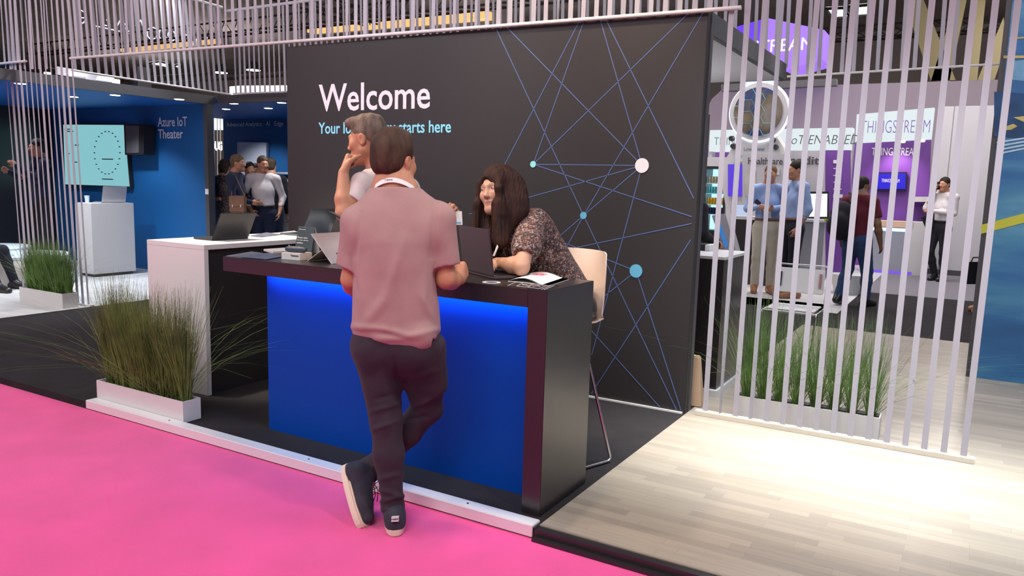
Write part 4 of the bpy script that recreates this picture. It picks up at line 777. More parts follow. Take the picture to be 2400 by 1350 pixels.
def eyes(parent, c, F, s, look=(0, 1, 0), lids=(.0025, -.0045), lidm='skin'):
    lk = unit(look)
    for q in (-1, 1):
        ctr = np.array([q*.031, .0775, .006]); R_ = .0118; p = c+s*(F@ctr); a = F@lk
        prof = [(R_*math.sin(t_)+1e-4, -R_*math.cos(t_)) for t_ in np.linspace(0.02, math.pi-.02, 10)]
        e = MB().lathe(p, [(r_*s, z_*s) for r_, z_ in prof], 14, a).build('eye', 'eyewhite', parent, smooth=True)
        MB().lathe(p+a*(R_-.0007)*s, [(.0056*s, 0), (.0048*s, .0010*s), (.001*s, .0013*s)], 12, a).build('iris', 'iris', e)
        vs = []; fs = []; NU = 13
        for sg, zc in ((1, lids[0]), (-1, lids[1])):
            b_ = len(vs)
            for i in range(5):
                z_ = zc+(sg*.0128-zc)*i/4*.98
                for j_ in range(NU):
                    th = math.pi*(j_/(NU-1)); rr = math.sqrt(max(1e-8, .0130**2-z_*z_)); zz = z_ - (sg*.0035*(math.cos(th)**2)*(1-i/4) if i < 4 else 0); rr = math.sqrt(max(1e-8, .0130**2-zz*zz)); vs.append(c+s*(F@(ctr+np.array([rr*math.cos(th), rr*math.sin(th), zz]))))
            for i in range(4):
                for j_ in range(NU-1): k_ = b_+i*NU+j_; fs.append((k_, k_+1, k_+NU+1, k_+NU))
        MB().add(vs, fs).build('eyelids', lidm, parent, smooth=True)
def face_tint(o, c, F, s):  # lips and brows as a tint attribute of the one body mesh
    me = o.data; n = len(me.vertices); co = np.zeros(n*3); me.vertices.foreach_get('co', co); co = co.reshape(-1, 3)+np.array(o['_o']); l = ((co-c)@F)/s; ss = lambda x: np.clip(x, 0, 1)
    lip = ss((1-((np.abs(l[:, 0])/.021)**2+((l[:, 2]+.0655)/.0115)**2))*2.2)*(l[:, 1] > .07)
    ax = np.abs(l[:, 0]); br = ss(1.6-np.abs(l[:, 2]-.0275-.06*(ax-.02)*0+.10*np.maximum(0, ax-.036))/.0028)*ss((.049-ax)/.006)*ss((ax-.012)/.004)*(l[:, 1] > .04)
    at = me.color_attributes.new('tint', 'FLOAT_COLOR', 'POINT'); d = np.zeros((n, 4)); d[:, 0] = lip*.85; d[:, 1] = br*.8; d[:, 3] = 1; at.data.foreach_set('color', d.ravel())
def hand(S_, w, d, n, thumb, curl=(.5, .7, .5), s=1, k=.006, spread=.12, tc=.5):
    """w wrist, d finger direction, n palm normal (fingers curl towards it), thumb=+1/-1 side along cross(d, n)"""
    d = unit(d); n = np.array(n, float); n = unit(n-(n@d)*d); l = np.cross(d, n)*thumb; w = np.array(w, float)
    for i, (off, ln, rr) in enumerate(((.028, .070, .0088), (.0095, .078, .0090), (-.009, .072, .0086), (-.026, .056, .0076))):
        kn = w+(d*(.088-.004*abs(i-1.2)**1.5)+l*off)*s; S_.cone(w+(l*off*.45+d*.01)*s, kn, .0135*s, .0105*s, .016*s); S_.cone(w+(l*off*.7+d*.04-n*.0)*s, kn, .0125*s, .0105*s, .012*s)
        dd = unit(d+l*spread*(1.2-i)*.35); a = 0; p = kn
        for j, (q, cu) in enumerate(zip((.46, .30, .24), curl)):
            a += cu*(1+.07*i); v = dd*math.cos(a)+n*math.sin(a); p2 = p+v*ln*q*s; S_.cone(p, p2, rr*s*(1-.08*j), rr*s*(1-.08*(j+1)), k*s); p = p2
    t0 = w+(d*.022+l*.020+n*.006)*s; t1 = t0+(d*.030+l*.022+n*.012)*s; v = unit(d*.8+l*(.45-tc*.5)+n*tc*.7); t2 = t1+v*.032*s; t3 = t2+unit(v+n*.3*tc-l*.25*tc)*.026*s
    S_.cone(t0, t1, .0145*s, .0115*s, .012*s); S_.cone(t1, t2, .0108*s, .0095*s, k*s); S_.cone(t2, t3, .0095*s, .008*s, k*s)
M_['eyewhite'] = mat('eye white', (.75, .72, .70), .2); M_['iris'] = mat('dark iris', (.03, .02, .015), .15); M_['lips'] = mat('lips', (.42, .16, .14), .45); M_['brow'] = mat('brow hair', (.16, .09, .06), .8)
def skinm(nm, c, lip=(.36, .12, .10), brow=(.07, .045, .03)):
    m = mat(nm, c, .5, var=.06, vscale=30, bump=.12, bscale=350); t = m.node_tree; b = t.nodes['Principled BSDF']; src = b.inputs['Base Color'].links[0].from_socket
    at = t.nodes.new('ShaderNodeAttribute'); at.attribute_name = 'tint'; sp = t.nodes.new('ShaderNodeSeparateColor'); t.links.new(at.outputs['Color'], sp.inputs[0])
    for ch, cc in ((0, lip), (1, brow)):
        mx = t.nodes.new('ShaderNodeMix'); mx.data_type = 'RGBA'; t.links.new(sp.outputs[ch], mx.inputs[0]); t.links.new(src, mx.inputs[6]); mx.inputs[7].default_value = c4(cc); src = mx.outputs[2]
    t.links.new(src, b.inputs['Base Color']); return m
def hairm(nm, c, st=(1, 1, 1), c2=None): return mat(nm, c, .6, col2=c2 or tuple(x*.45 for x in c), vscale=30, bump=.5, bscale=120, stretch=st, spec=.15)
def clothm(nm, c, var=.06, r=.85, st=None, bs=500): return mat(nm, c, r, var=var, vscale=12, bump=.25, bscale=bs, sheen=.05, spec=.2, stretch=st)
DEF = dict(pel=(0, 0, .93), che=(0, .0, 1.27), neck=(0, -.015, 1.50), head=(0, .025, 1.655), shR=(.185, -.01, 1.44), shL=(-.185, -.01, 1.44), elR=(.235, -.03, 1.15), elL=(-.235, -.03, 1.15), wrR=(.245, .05, .89), wrL=(-.245, .05, .89),
  hipR=(.09, 0, .90), hipL=(-.09, 0, .90), knR=(.10, .015, .49), knL=(-.10, .015, .49), anR=(.105, -.03, .085), anL=(-.105, -.03, .085), toR=(.13, .15, .03), toL=(-.13, .15, .03))
def projpx(v):
    q = v-CAM; d_ = q@WW; return 1200+FPX*(q@RR)/d_, 675-FPX*(q@UU)/d_, d_
def seams(segs, base=None, front=True):  # cloth folds laid along given lines (start, end, half width in px, height in m)
    def f(v):
        x, y, d_ = projpx(v); o = base(v) if base else np.zeros(len(v))
        for x0, y0, x1, y1, w_, a_ in segs:
            dx, dy = x1-x0, y1-y0; t = np.clip(((x-x0)*dx+(y-y0)*dy)/(dx*dx+dy*dy), 0, 1); r_ = np.hypot(x-x0-t*dx, y-y0-t*dy); o = o+a_*np.exp(-(r_/w_)**2)*np.sin(math.pi*np.clip(t*.9+.05, 0, 1))**.5
        return o
    return f
def hemline(pts):
    xs, ys = [p[0] for p in pts], [p[1] for p in pts]
    def f(U):
        ax = [(U.lo[i]+U.h*np.arange(U.n[i])) for i in range(3)]; G = np.stack(np.meshgrid(*ax, indexing='ij'), -1).reshape(-1, 3); x, y, d_ = projpx(G); U.g = np.maximum(U.g, ((y-np.interp(x, xs, ys))*d_/FPX).reshape(U.g.shape).astype(np.float32))
    return f
def person(label, J, yaw=0, loc=(0, 0, 0), s=1.0, face=None, hup=(0, 0, 1), world=False, top='shirt', topm='white', botm='black', shoem='black_plastic', skin='skin', hair='short', hairmat='hair_dark', h=.012, belt=None, build=1.0, female=0, group=None, hs=None, hands=None, extra=None, eyes_on=True, sleeve=.62, hem=None, foldamp=.004, collar=None, cat='person', hairfn=None, legs_on=True, ncut=.028, hemfn=None, topwarp=None, botwarp=None, look=(0, 1, 0), lids=(.0025, -.0045), arm=1.0, ankle=.052, shoes=True, hairwarp=None, hairh=None):
    j = dict(DEF); j.update({k_: v for k_, v in J.items()}) if not world else j.clear() or j.update(J)
    if not world:
        ca, sa = math.cos(yaw), math.sin(yaw); T = lambda p: np.array([loc[0]+s*(p[0]*ca-p[1]*sa), loc[1]+s*(p[0]*sa+p[1]*ca), loc[2]+s*p[2]]); j = {k_: T(v) for k_, v in j.items()}
        fdir = np.array(face if face is not None else (0, 1, 0)); fdir = np.array([fdir[0]*ca-fdir[1]*sa, fdir[0]*sa+fdir[1]*ca, fdir[2]])
    else: fdir = np.array(face, float); j = {k_: np.array(v, float) for k_, v in j.items()}
    F = frame(fdir, hup); hs = hs or s; b = build*s; pts = np.array(list(j.values())); lo, hi = pts.min(0)-.22*s, pts.max(0)+.22*s; side = unit(j['shR']-j['shL']); sideh = unit(j['hipR']-j['hipL'])
    base = (pts[:, 0].mean(), pts[:, 1].mean(), min(j['toR'][2], j['toL'][2])-.03)
    # body
    B = SDF(lo, hi, h); B.cone(j['neck']-F[:, 1]*.0, j['head']+F@np.array([0, -.02, -.03])*hs, .058*b, .052*b, .03); B.cone(j['neck'], j['che'], .10*b, .125*b, .06, side=side, fl=.62)
    B.cone(j['shL'], j['shR'], .055*b, .055*b, .05); B.cone(j['che'], j['pel'], .135*b, .135*b, .06, side=side, fl=.62)
    for q in 'RL':
        a1 = b*arm; B.cone(j['sh'+q], j['el'+q], .050*a1, .040*a1, .03); B.cone(j['el'+q], j['el'+q]*.65+j['wr'+q]*.35, .040*a1, .043*a1, .02); B.cone(j['el'+q]*.65+j['wr'+q]*.35, j['wr'+q], .043*a1, .026*a1, .02)
        B.cone(j['hip'+q], j['kn'+q], .078*b, .052*b, .05); B.cone(j['kn'+q], j['kn'+q]*.6+j['an'+q]*.4, .050*b, .052*b, .03); B.cone(j['kn'+q]*.6+j['an'+q]*.4, j['an'+q], .050*b, .034*b, .03)
        B.cone(j['an'+q]-Z1*.03, j['to'+q], .032*b, .025*b, .03)
        hd = (hands or {}).get(q)
        if hd is None: dd = unit(j['wr'+q]-j['el'+q]); hand(B, j['wr'+q], dd, -side if q == 'R' else side, (1 if np.cross(dd, -side if q == 'R' else side)@unit(np.cross(side, Z1)*-1) > 0 else -1), (.35, .4, .3), s)
        elif hd != 'none': hand(B, **hd)
    head_sdf(B, j['head'], F, hs, female)
    if extra: extra(B, 'body', j, F)
    o = B.build('person', skin); off = np.array(base); me = o.data; me.transform(Matrix.Translation([-v for v in base])); o.location = base; o['_o'] = list(base); tag(o, label, cat, group); face_tint(o, j['head'], F, hs)
    if eyes_on: eyes(o, j['head'], F, hs, look, lids, skin)
    # trousers
    if legs_on:
        L = SDF(np.minimum.reduce([j[k_] for k_ in ('pel', 'knR', 'knL', 'anR', 'anL', 'hipR', 'hipL')])-.2, np.maximum.reduce([j[k_] for k_ in ('pel', 'knR', 'knL', 'anR', 'anL')])+.25, h)
        upv = unit(j['che']-j['pel']); L.cone(j['pel']+upv*.08*s, j['pel'], .152*b, .160*b, .05, side=sideh, fl=.70)
        for q in 'RL':
            L.cone(j['hip'+q], j['kn'+q], .100*b, .068*b, .05); L.cone(j['kn'+q], j['kn'+q]*.65+j['an'+q]*.35, .066*b, .065*b, .03); L.cone(j['kn'+q]*.65+j['an'+q]*.35, j['an'+q], .065*b, ankle*b, .03)
        if extra: extra(L, 'trousers', j, F)
        L.plane(j['pel']+upv*.115*s, upv)
        tr = L.build('trousers', botm, o, botwarp or folds(foldamp*.8, 26, (1, 1, 1.3), 3))
        if belt:
            up = upv; Q = SDF(j['pel']-.25, j['pel']+.25, h*.8); Q.cone(j['pel']+up*.16*s, j['pel']+up*.04*s, .166*b, .166*b, .01, side=sideh, fl=.72); Q.plane(j['pel']+up*.115*s, up); Q.plane(j['pel']+up*.08*s, -up); Q.build('belt', belt, o)
    # upper garment
    if belt and hem is None: hem = .31
    if top:
        U = SDF(lo, hi, h); nk = j['neck']; U.cone(nk-Z1*.02*s, j['che'], .088*b, .150*b, .07, side=side, fl=.68); U.cone(j['shL'], j['shR'], .058*b, .058*b, .05); U.cone(nk, j['shL'], .070*b, .055*b, .05); U.cone(nk, j['shR'], .070*b, .055*b, .05)
        end = j['pel']+(j['che']-j['pel'])*(.06 if top != 'suit' else -.32) if hem is None else j['pel']+(j['che']-j['pel'])*hem
        U.cone(j['che'], end, .152*b, .160*b*(1.02 if top != 'suit' else 1.08), .06, side=side, fl=.70)
        for q in 'RL':
            e = j['el'+q]; w_ = j['wr'+q]; a_ = j['sh'+q]; V = SDF(lo, hi, h); V.g[:] = .3
            if top == 'tee': p_ = a_+(e-a_)*(sleeve+.2); V.cone(a_, p_, .066*b, .070*b, .0, side=side, fl=.92); V.plane(a_+(e-a_)*sleeve, unit(e-a_))
            elif top == 'rolled': V.cone(a_, e, .066*b, .052*b, .04); V.cone(e, e+(w_-e)*.35, .052*b, .050*b, .02); V.plane(e+(w_-e)*.28, unit(w_-e))
            else: V.cone(a_, e, .068*b, .054*b, .04); V.cone(e, w_, .054*b, .038*b, .02); V.plane(e+(w_-e)*.96, unit(w_-e)) if np.dot(unit(w_-e), unit(e-a_)) > .3 else None
            U.comb((slice(None),)*3, V.g, .022*s, False)
        if extra: extra(U, 'top', j, F)
        upn = unit(j['head']-j['neck']); U.plane(nk+upn*ncut*s, unit(upn+Z1*1.2))
        if hemfn is not None: hemfn(U)
        else: U.plane(end, end-j['che'])
        if top == 'tee':
            pass
        tp = U.build({'suit': 'jacket', 'tee': 'short_sleeved_shirt'}.get(top, 'shirt'), topm, o, topwarp or folds(foldamp, 22, (1, 1, .8), 5))
        if collar:
            K = SDF(nk-.2, nk+.2, max(.005, h*.6)); fw = unit(np.cross(Z1, side)); K.cone(nk-upn*.03, nk+upn*.045*s, .078*b, .064*b, .01); K.cone(nk-upn*.06, nk+upn*.09, .066*b, .056*b, .0, True); K.plane(nk+upn*.045*s, upn); K.build('collar', collar, o)
    # shoes
    for q in ('RL' if shoes else ''):
        a_, t_ = j['an'+q], j['to'+q]; Q = SDF(np.minimum(a_, t_)-.13, np.maximum(a_, t_)+.13, max(h*.7, .006)); dn = unit(np.cross(np.cross(t_-a_, Z1), t_-a_)*1.0) if False else None
        fd = t_-a_; fl_ = np.array([fd[0], fd[1], 0]); nrm = np.linalg.norm(fl_); hd_ = unit(fl_) if nrm > .05*s else unit(fd)
        heel = a_+np.array([0, 0, -.045*s])-hd_*.045*s; Q.cone(heel, t_, .040*b, .040*b, .03); Q.cone(a_+Z1*.01, heel, .046*b, .042*b, .03); Q.cone(a_, t_, .045*b, .034*b, .03)
        if extra: extra(Q, 'shoe'+q, j, F)
        else: Q.plane((0, 0, base[2]+.003), (0, 0, -1))
        Q.build('shoe', shoem, o)
    # hair
    if hair:
        hh = hairh or max(h*.6, .004); c = j['head']; Hs = SDF(c-.3*hs, c+.2*hs, hh) if hair != 'long' else SDF(c-.62*hs, c+.25*hs, hh)
        p = lambda x, y, z: c+hs*(F@np.array([x, y, z]))
        if hairfn: hairfn(Hs, p, F, hs, c)
        else:
            Hs.ell(p(0, -.018, .042), (.083*hs, .102*hs, .092*hs), F, .02); Hs.ell(p(0, -.055, -.02), (.068*hs, .055*hs, .065*hs), F, .03)
            Hs.ell(p(0, .095, -.025), (.078*hs, .085*hs, .085*hs), F, .01, True)
            for q in (-1, 1): Hs.ell(p(q*.085, .01, -.035), (.03*hs, .035*hs, .05*hs), F, .01, True)
            if hair == 'long':
                Hs.cone(p(0, -.06, .0), p(0, -.08, -.30), .075*hs, .06*hs, .03, side=F[:, 0], fl=.5)
            if hair == 'pony': Hs.cone(p(0, -.09, .03), p(0, -.13, -.25), .035*hs, .022*hs, .02)
        Hs.build('hair', hairmat, o, hairwarp or (lambda v: .0016*np.sin(v[:, 0]*90+v[:, 1]*70+v[:, 2]*9)))
    return o, j, F
for nm, c_ in (('skin', (.44, .23, .15)), ('skin_warm', (.47, .215, .125)), ('skin_pale', (.47, .27, .19)), ('skin_brown', (.20, .10, .06))): M_[nm] = skinm(nm, c_)
for nm, c_ in (('hair_dark', (.035, .025, .02)), ('hair_brown', (.10, .065, .045)), ('hair_grey', (.22, .18, .15)), ('hair_sand', (.22, .14, .08))): M_[nm] = hairm(nm, c_)
# ---------------------------------------------------------------- the man in the pink polo
D = lambda px, py, d: P(px, py, d=d)
M_['polo'] = clothm('dusty pink jersey', (.37, .225, .22), .05); M_['jeans'] = clothm('dark aubergine denim', (.034, .024, .034), .15, .8); M_['sneaker'] = clothm('dark knitted shoe', (.035, .035, .05), .2); M_['solew'] = mat('cream rubber sole', (.66, .55, .45), .7)
dH = 3.47
J = dict(head=D(925, 377, dH), neck=D(925, 448, 3.46), che=D(925, 575, 3.45), pel=D(930, 775, 3.50),
  shL=D(838, 520, 3.44), shR=D(1030, 512, 3.46), elL=D(822, 655, 3.50), elR=D(1045, 655, 3.50), wrL=D(838, 690, 3.72), wrR=D(1078, 655, 3.66),
  hipL=D(882, 815, 3.52), hipR=D(975, 815, 3.52), knL=D(905, 985, 3.55), anL=D(922, 1206, 3.57), toL=D(935, 1238, 3.75), knR=D(1002, 955, 3.68), anR=D(862, 1118, 3.76), toR=D(845, 1212, 3.68))
face = unit(WW*.86+RR*.48+Z1*.0)
HEM = [(700, 790), (820, 790), (868, 792), (905, 806), (938, 820), (1010, 822), (1014, 792), (1021, 799), (1040, 776), (1060, 776)]
PF = [(948, 560, 905, 700, 13, .010), (905, 700, 850, 765, 14, .010), (822, 765, 900, 772, 8, .010), (900, 772, 950, 782, 7, .008), (880, 795, 1000, 786, 9, .010), (960, 786, 1030, 772, 7, .008), (1020, 620, 1024, 700, 6, -.010), (822, 600, 838, 690, 6, -.008),
 (1020, 470, 1012, 600, 7, -.009), (845, 500, 832, 600, 7, -.009), (842, 650, 850, 740, 10, .006), (1000, 640, 985, 740, 12, .005), (870, 775, 960, 795, 6, -.006), (985, 690, 1015, 750, 8, .006)]
JF = [(870, 965, 940, 945, 6, .007), (868, 1010, 935, 985, 6, .006), (880, 935, 930, 925, 6, -.006), (960, 890, 1025, 868, 7, .004), (970, 955, 1030, 925, 6, .007), (955, 985, 1005, 975, 6, -.007), (880, 1145, 945, 1165, 6, .008), (885, 1178, 950, 1160, 5, .008), (890, 1195, 948, 1198, 6, .008), (885, 1125, 945, 1110, 6, .006), (925, 840, 935, 905, 6, -.007), (1030, 830, 1034, 950, 4, .006), (862, 1080, 880, 1100, 6, .007)]
def ex_pink(S_, what, j, F):
    if what == 'top':
        side = unit(j['shR']-j['shL'])
        S_.cone(D(925, 640, 3.47), D(928, 760, 3.50), .165, .182, .06, side=side, fl=.66)      # fuller back and waist
        S_.cone(D(905, 500, 3.45), D(945, 500, 3.45), .09, .09, .06); S_.cone(D(868, 545, 3.44), D(1000, 545, 3.46), .085, .085, .06)
        S_.cone(D(985, 790, 3.44), D(900, 775, 3.46), .065, .07, .03)                                    # loose hem over the seat
    if what == 'trousers':
        S_.cone(D(878, 815, 3.49), D(962, 825, 3.49), .085, .09, .07); S_.cone(D(1022, 810, 3.50), D(1025, 900, 3.58), .045, .05, .04)
        for a_, b_, r_ in (((910, 1185, 3.58), (932, 1187, 3.58), .030), ((858, 1092, 3.75), (880, 1080, 3.75), .040)): S_.cone(D(*a_), D(*b_), r_, r_, .03)
    if what == 'body':
        S_.cone(j['neck'], D(921, 420, 3.46), .064, .060, .03)
    if what == 'shoeL': S_.plane((0, 0, -.030), (0, 0, -1))
hd = dict(R=dict(w=J['wrR'], d=unit(D(1093, 622, 3.76)-J['wrR']), n=unit(-RR*.8+WW*.3), thumb=1, curl=(1.25, 1.4, .9), s=1.08, tc=.8),
          L=dict(w=J['wrL'], d=unit(WW+Z1*.15+RR*.2), n=unit(-Z1), thumb=-1, curl=(.3, .3, .2), s=1.0))
def hair_pink(H, p, F, s, c):
    H.ell(p(0, -.024, .044), (.086*s, .101*s, .093*s), F, .02); H.ell(p(0, -.060, -.015), (.073*s, .052*s, .060*s), F, .03); H.ell(p(0, .105, -.03), (.080*s, .10*s, .09*s), F, .01, True)
    for q in (-1, 1): H.ell(p(q*.092, .022, -.035), (.035*s, .040*s, .055*s), F, .01, True)
    H.ell(p(0, -.03, -.105), (.09*s, .09*s, .035*s), F, .02, True); H.ell(p(.01, -.01, .105), (.055*s, .07*s, .030*s), F, .03)
pm_, pj, pF = person('man in dusty pink polo shirt and dark jeans standing cross-legged, seen from behind', J, world=True, face=face, s=1.03, hs=1.05, top='tee', topm='polo', botm='jeans', shoem='sneaker', skin='skin_warm', hairmat=hairm('brown hair', (.085, .05, .035), (1, 1, .25)), h=.0065, build=1.02, hands=hd, extra=ex_pink, sleeve=.76, hairfn=hair_pink, ncut=.012, ankle=.040, shoes=False, hemfn=hemline(HEM), topwarp=seams(PF, folds(.0025, 16, (1, 1, .8), 5)), botwarp=seams(JF, folds(.004, 20, (1, 1, 1.6), 3)))
# soles, laces, lanyard
def sole(an, to, w, th, up, name='sole'):
    d = unit(to-an); sd = unit(np.cross(d, up)); c0 = an; L_ = np.linalg.norm(to-an); k = MB(); pts = []
    for q in np.linspace(0, 2*math.pi, 28)[:-1]:
        x = .5+.5*math.cos(q); wy = w*(.88+.22*x)*math.copysign(abs(math.sin(q))**.55, math.sin(q)); pts.append(c0+d*L_*x*1.0+sd*wy)
    return k.prism(pts, unit(up)*th)
def sneaker(h_, t_, up, ank, soleth=.040):
    d_ = unit(t_-h_); L_ = np.linalg.norm(t_-h_); sole(h_-d_*.010, t_+d_*.004, .051, soleth, up).build('sole', 'solew', pm_, bevel=.008, smooth=True)
    Q = SDF(np.minimum.reduce([h_, t_, ank])-.10, np.maximum.reduce([h_, t_, ank])+.12, .005); Q.cone(h_+up*.062+d_*.047, t_+up*.052-d_*.045, .043, .033, .03); Q.cone(h_+up*.060+d_*.05, ank, .040, .040, .03)
    Q.cone(ank*.6+(h_+up*.06+d_*.09)*.4, h_+up*.058+d_*L_*.62, .036, .034, .04); Q.cone(h_+up*.085+d_*.035, h_+up*.03+d_*.035, .034, .042, .02); Q.plane(h_+up*(soleth-.010), -up); Q.build('shoe', 'sneaker', pm_)
hl = P(926, 1258, z=-.05); wf = unit(np.array([WW[0], WW[1], 0])-RR*np.array([1, 1, 0])*.16); sneaker(hl, hl+wf*.29, Z1, pj['anL']*np.array([1, 1, 0])+Z1*.06)
upv = unit(RR*.93-WW*.25+Z1*.22); h2 = D(803, 1096, 3.70); t2 = D(845, 1243, 3.60); dd_ = unit(t2-h2); upv = unit(upv-(upv@dd_)*dd_); sneaker(h2, t2, upv, D(862, 1110, 3.74))
k = MB(); 
for i in range(5): a_ = D(872+2-i*4, 1128+i*14, 3.70-.004*i); k.tube([a_-WW*.035-RR*.01, a_-WW*.045+RR*.02, a_+WW*.01+RR*.028], .0022, 5)
k.tube([D(878, 1135, 3.66), D(886, 1150, 3.64), D(884, 1175, 3.66)], .0022, 5); k.tube([D(876, 1135, 3.66), D(880, 1160, 3.66), D(872, 1185, 3.66)], .0022, 5)
k.build('laces', 'black_plastic', pm_, smooth=True)
for y0_ in (1213, 1220): MB().prism([D(917, y0_, 3.468), D(934, y0_-1, 3.468), D(934, y0_+2.5, 3.468), D(917, y0_+3.5, 3.468)], WW*.022).build('heel_stripe', mat('grey print', (.55, .5, .5), .5), pm_)
lan = []
for q in np.linspace(-2.5, .5, 21):   # band round the back of the neck
    lan.append(q)
k = MB(); vs = []; nkc = D(926, 431, 3.46); ax = unit(np.cross(RR, WW)); ax = unit(pj['head']-pj['neck'])
for i in range(31):
    q = math.pi*(-.12+1.24*i/30); dirv = -(-math.cos(q))*RR+-math.sin(q)*WW; low = .035*abs(math.cos(q))**2+(.03*max(0, abs(q-math.pi/2)-1.2)); tilt = -.01*math.cos(q)
    p = nkc+dirv*(.084+.012*abs(math.cos(q)))+Z1*(.006-low); vs += [p-Z1*.011-dirv*.0+dirv*.006, p+Z1*.010, p+Z1*.010-dirv*.0015, p-Z1*.011+dirv*.0045]
fs = [(4*i+a_, 4*i+(a_+1) % 4, 4*i+4+(a_+1) % 4, 4*i+4+a_) for i in range(30) for a_ in range(4)]
ly = k.add(vs, fs).build('lanyard', 'paper', pm_, smooth=True)
a_ = D(906, 424, 3.36); a_ = nkc-WW*.0915-RR*.036+Z1*.002; text('lettering', 'wipro', 'charcoal', a_, RR*.038+WW*.004, Z1*.009, ly)
# ---------------------------------------------------------------- grey haired man at the counter
M_['linen'] = clothm('pale striped shirt', (.64, .53, .52), .10, .8, bs=150)
g = 4.62
J = dict(head=D(861, 328, g), neck=D(893, 400, g+.06), che=D(905, 520, g+.10), pel=D(915, 740, g+.22), shL=D(850, 432, g-.12), shR=D(958, 442, g+.16), elL=D(806, 500, g-.22), wrL=D(805, 406, g-.18), elR=D(1010, 565, g+.10), wrR=D(1048, 520, g-.02),
  hipL=D(885, 770, g+.20), hipR=D(950, 770, g+.26), knL=D(885, 925, g+.22), knR=D(955, 925, g+.28), anL=D(890, 1068, g+.26), anR=D(960, 1068, g+.30), toL=D(868, 1086, g+.12), toR=D(940, 1090, g+.16))
for k_ in ('anL', 'anR'): J[k_][2] = .085
for k_ in ('toL', 'toR'): J[k_][2] = .03
gface = unit(-RR*.93+WW*.28-Z1*.08)
hd = dict(L=dict(w=J['wrL'], d=unit(D(818, 362, g-.12)-J['wrL']), n=unit(RR*.9+WW*.3), thumb=-1, curl=(1.3, 1.3, .8), s=1.2, tc=.8), R=dict(w=J['wrR'], d=unit(D(1066, 488, g-.06)-J['wrR']), n=unit(-WW), thumb=-1, curl=(.8, .9, .5), s=1.1, tc=.9))
def hair_grey(H, p, F, s, c):
    H.ell(p(0, -.022, .040), (.080*s, .099*s, .088*s), F, .02); H.ell(p(0, .0, .095), (.062*s, .095*s, .040*s), F, .03); H.cone(p(-.03, .075, .095), p(.03, .075, .095), .026*s, .026*s, .03)
    H.ell(p(0, .115, -.02), (.085*s, .085*s, .090*s), F, .008, True); H.ell(p(0, .0, -.085), (.12*s, .12*s, .065*s), F, .02, True)
    for q in (-1, 1): H.ell(p(q*.09, .025, -.03), (.035*s, .045*s, .060*s), F, .01, True)
def ex_grey(S_, what, j, F):
    if what == 'body':
        c = j['head']; S_.ell(c+1.12*(F@np.array([0, .05, -.085])), (.052, .050, .035), F, .03)
    if what.startswith('shoe'): S_.plane((0, 0, .004), (0, 0, -1))
person('grey haired man in pale short sleeved shirt, hand at his mouth, behind the counter', J, world=True, face=gface, hup=unit(Z1+RR*.05), s=1.06, hs=1.13, top='tee', topm='linen', botm='jeans', skin='skin_warm', hairmat=hairm('ash grey hair', (.22, .165, .13), (1, 1, .3)), h=.005, build=.93, hands=hd, extra=ex_grey, sleeve=.60, hairfn=hair_grey, collar='linen', foldamp=.008, arm=1.15)
p = D(1072, 511, g-.10); t = thing('name_badge', 'white card with a blue stripe held up behind the pink shoulder', 'card', p); MB().obox(p, RR*.028, (UU*.99+RR*-.05)*.040, WW*.001).build('card', 'paper', t); MB().obox(p-UU*.028-WW*.0015, RR*.022, UU*.005, WW*.0005).build('stripe', 'dotb', t)
p = D(790, 506, g-.45); t = thing('mobile_phone', 'dark phone tilted beside the elbow of the grey haired man', 'phone', p); MB().obox(p, unit(RR*.8-UU*.45)*.045, unit(WW+RR*.2)*.03, unit(UU*.8+RR*.45)*.004).build('body', 'black_plastic', t, bevel=.002); MB().obox(p+unit(UU*.8+RR*.45)*.0045, unit(RR*.8-UU*.45)*.041, unit(WW+RR*.2)*.027, UU*.0004).build('screen', 'charcoal', t)
# ---------------------------------------------------------------- the woman with long hair
m, nt_, b_ = nt('floral blouse'); N = nt_.nodes; L_ = nt_.links; tc = N.new('ShaderNodeTexCoord')
vo = N.new('ShaderNodeTexVoronoi'); vo.inputs['Scale'].default_value = 150; vo.inputs['Randomness'].default_value = 1; nz = N.new('ShaderNodeTexNoise'); nz.inputs['Scale'].default_value = 70; nz.inputs['Detail'].default_value = 3
L_.new(tc.outputs['Object'], nz.inputs[0]); mx = N.new('ShaderNodeMix'); mx.data_type = 'RGBA'; mx.inputs[0].default_value = .035; L_.new(tc.outputs['Object'], mx.inputs[6]); L_.new(nz.outputs['Color'], mx.inputs[7]); L_.new(mx.outputs[2], vo.inputs['Vector'])
rp = N.new('ShaderNodeValToRGB'); rp.color_ramp.interpolation = 'CONSTANT'; e = rp.color_ramp.elements; e[0].position = 0; e[0].color = (.012, .010, .014, 1); e[1].position = .42; e[1].color = (.16, .055, .03, 1)
for p_, c_ in ((.60, (.02, .012, .015)), (.70, (.36, .22, .20)), (.84, (.07, .03, .03)), (.92, (.24, .24, .26))): x_ = e.new(p_); x_.color = c4(c_)
sp = N.new('ShaderNodeSeparateColor'); L_.new(vo.outputs['Color'], sp.inputs[0]); L_.new(sp.outputs[0], rp.inputs[0]); L_.new(rp.outputs[0], b_.inputs['Base Color']); S(b_, 'Roughness', .7); M_['floral'] = m
w_ = 4.15
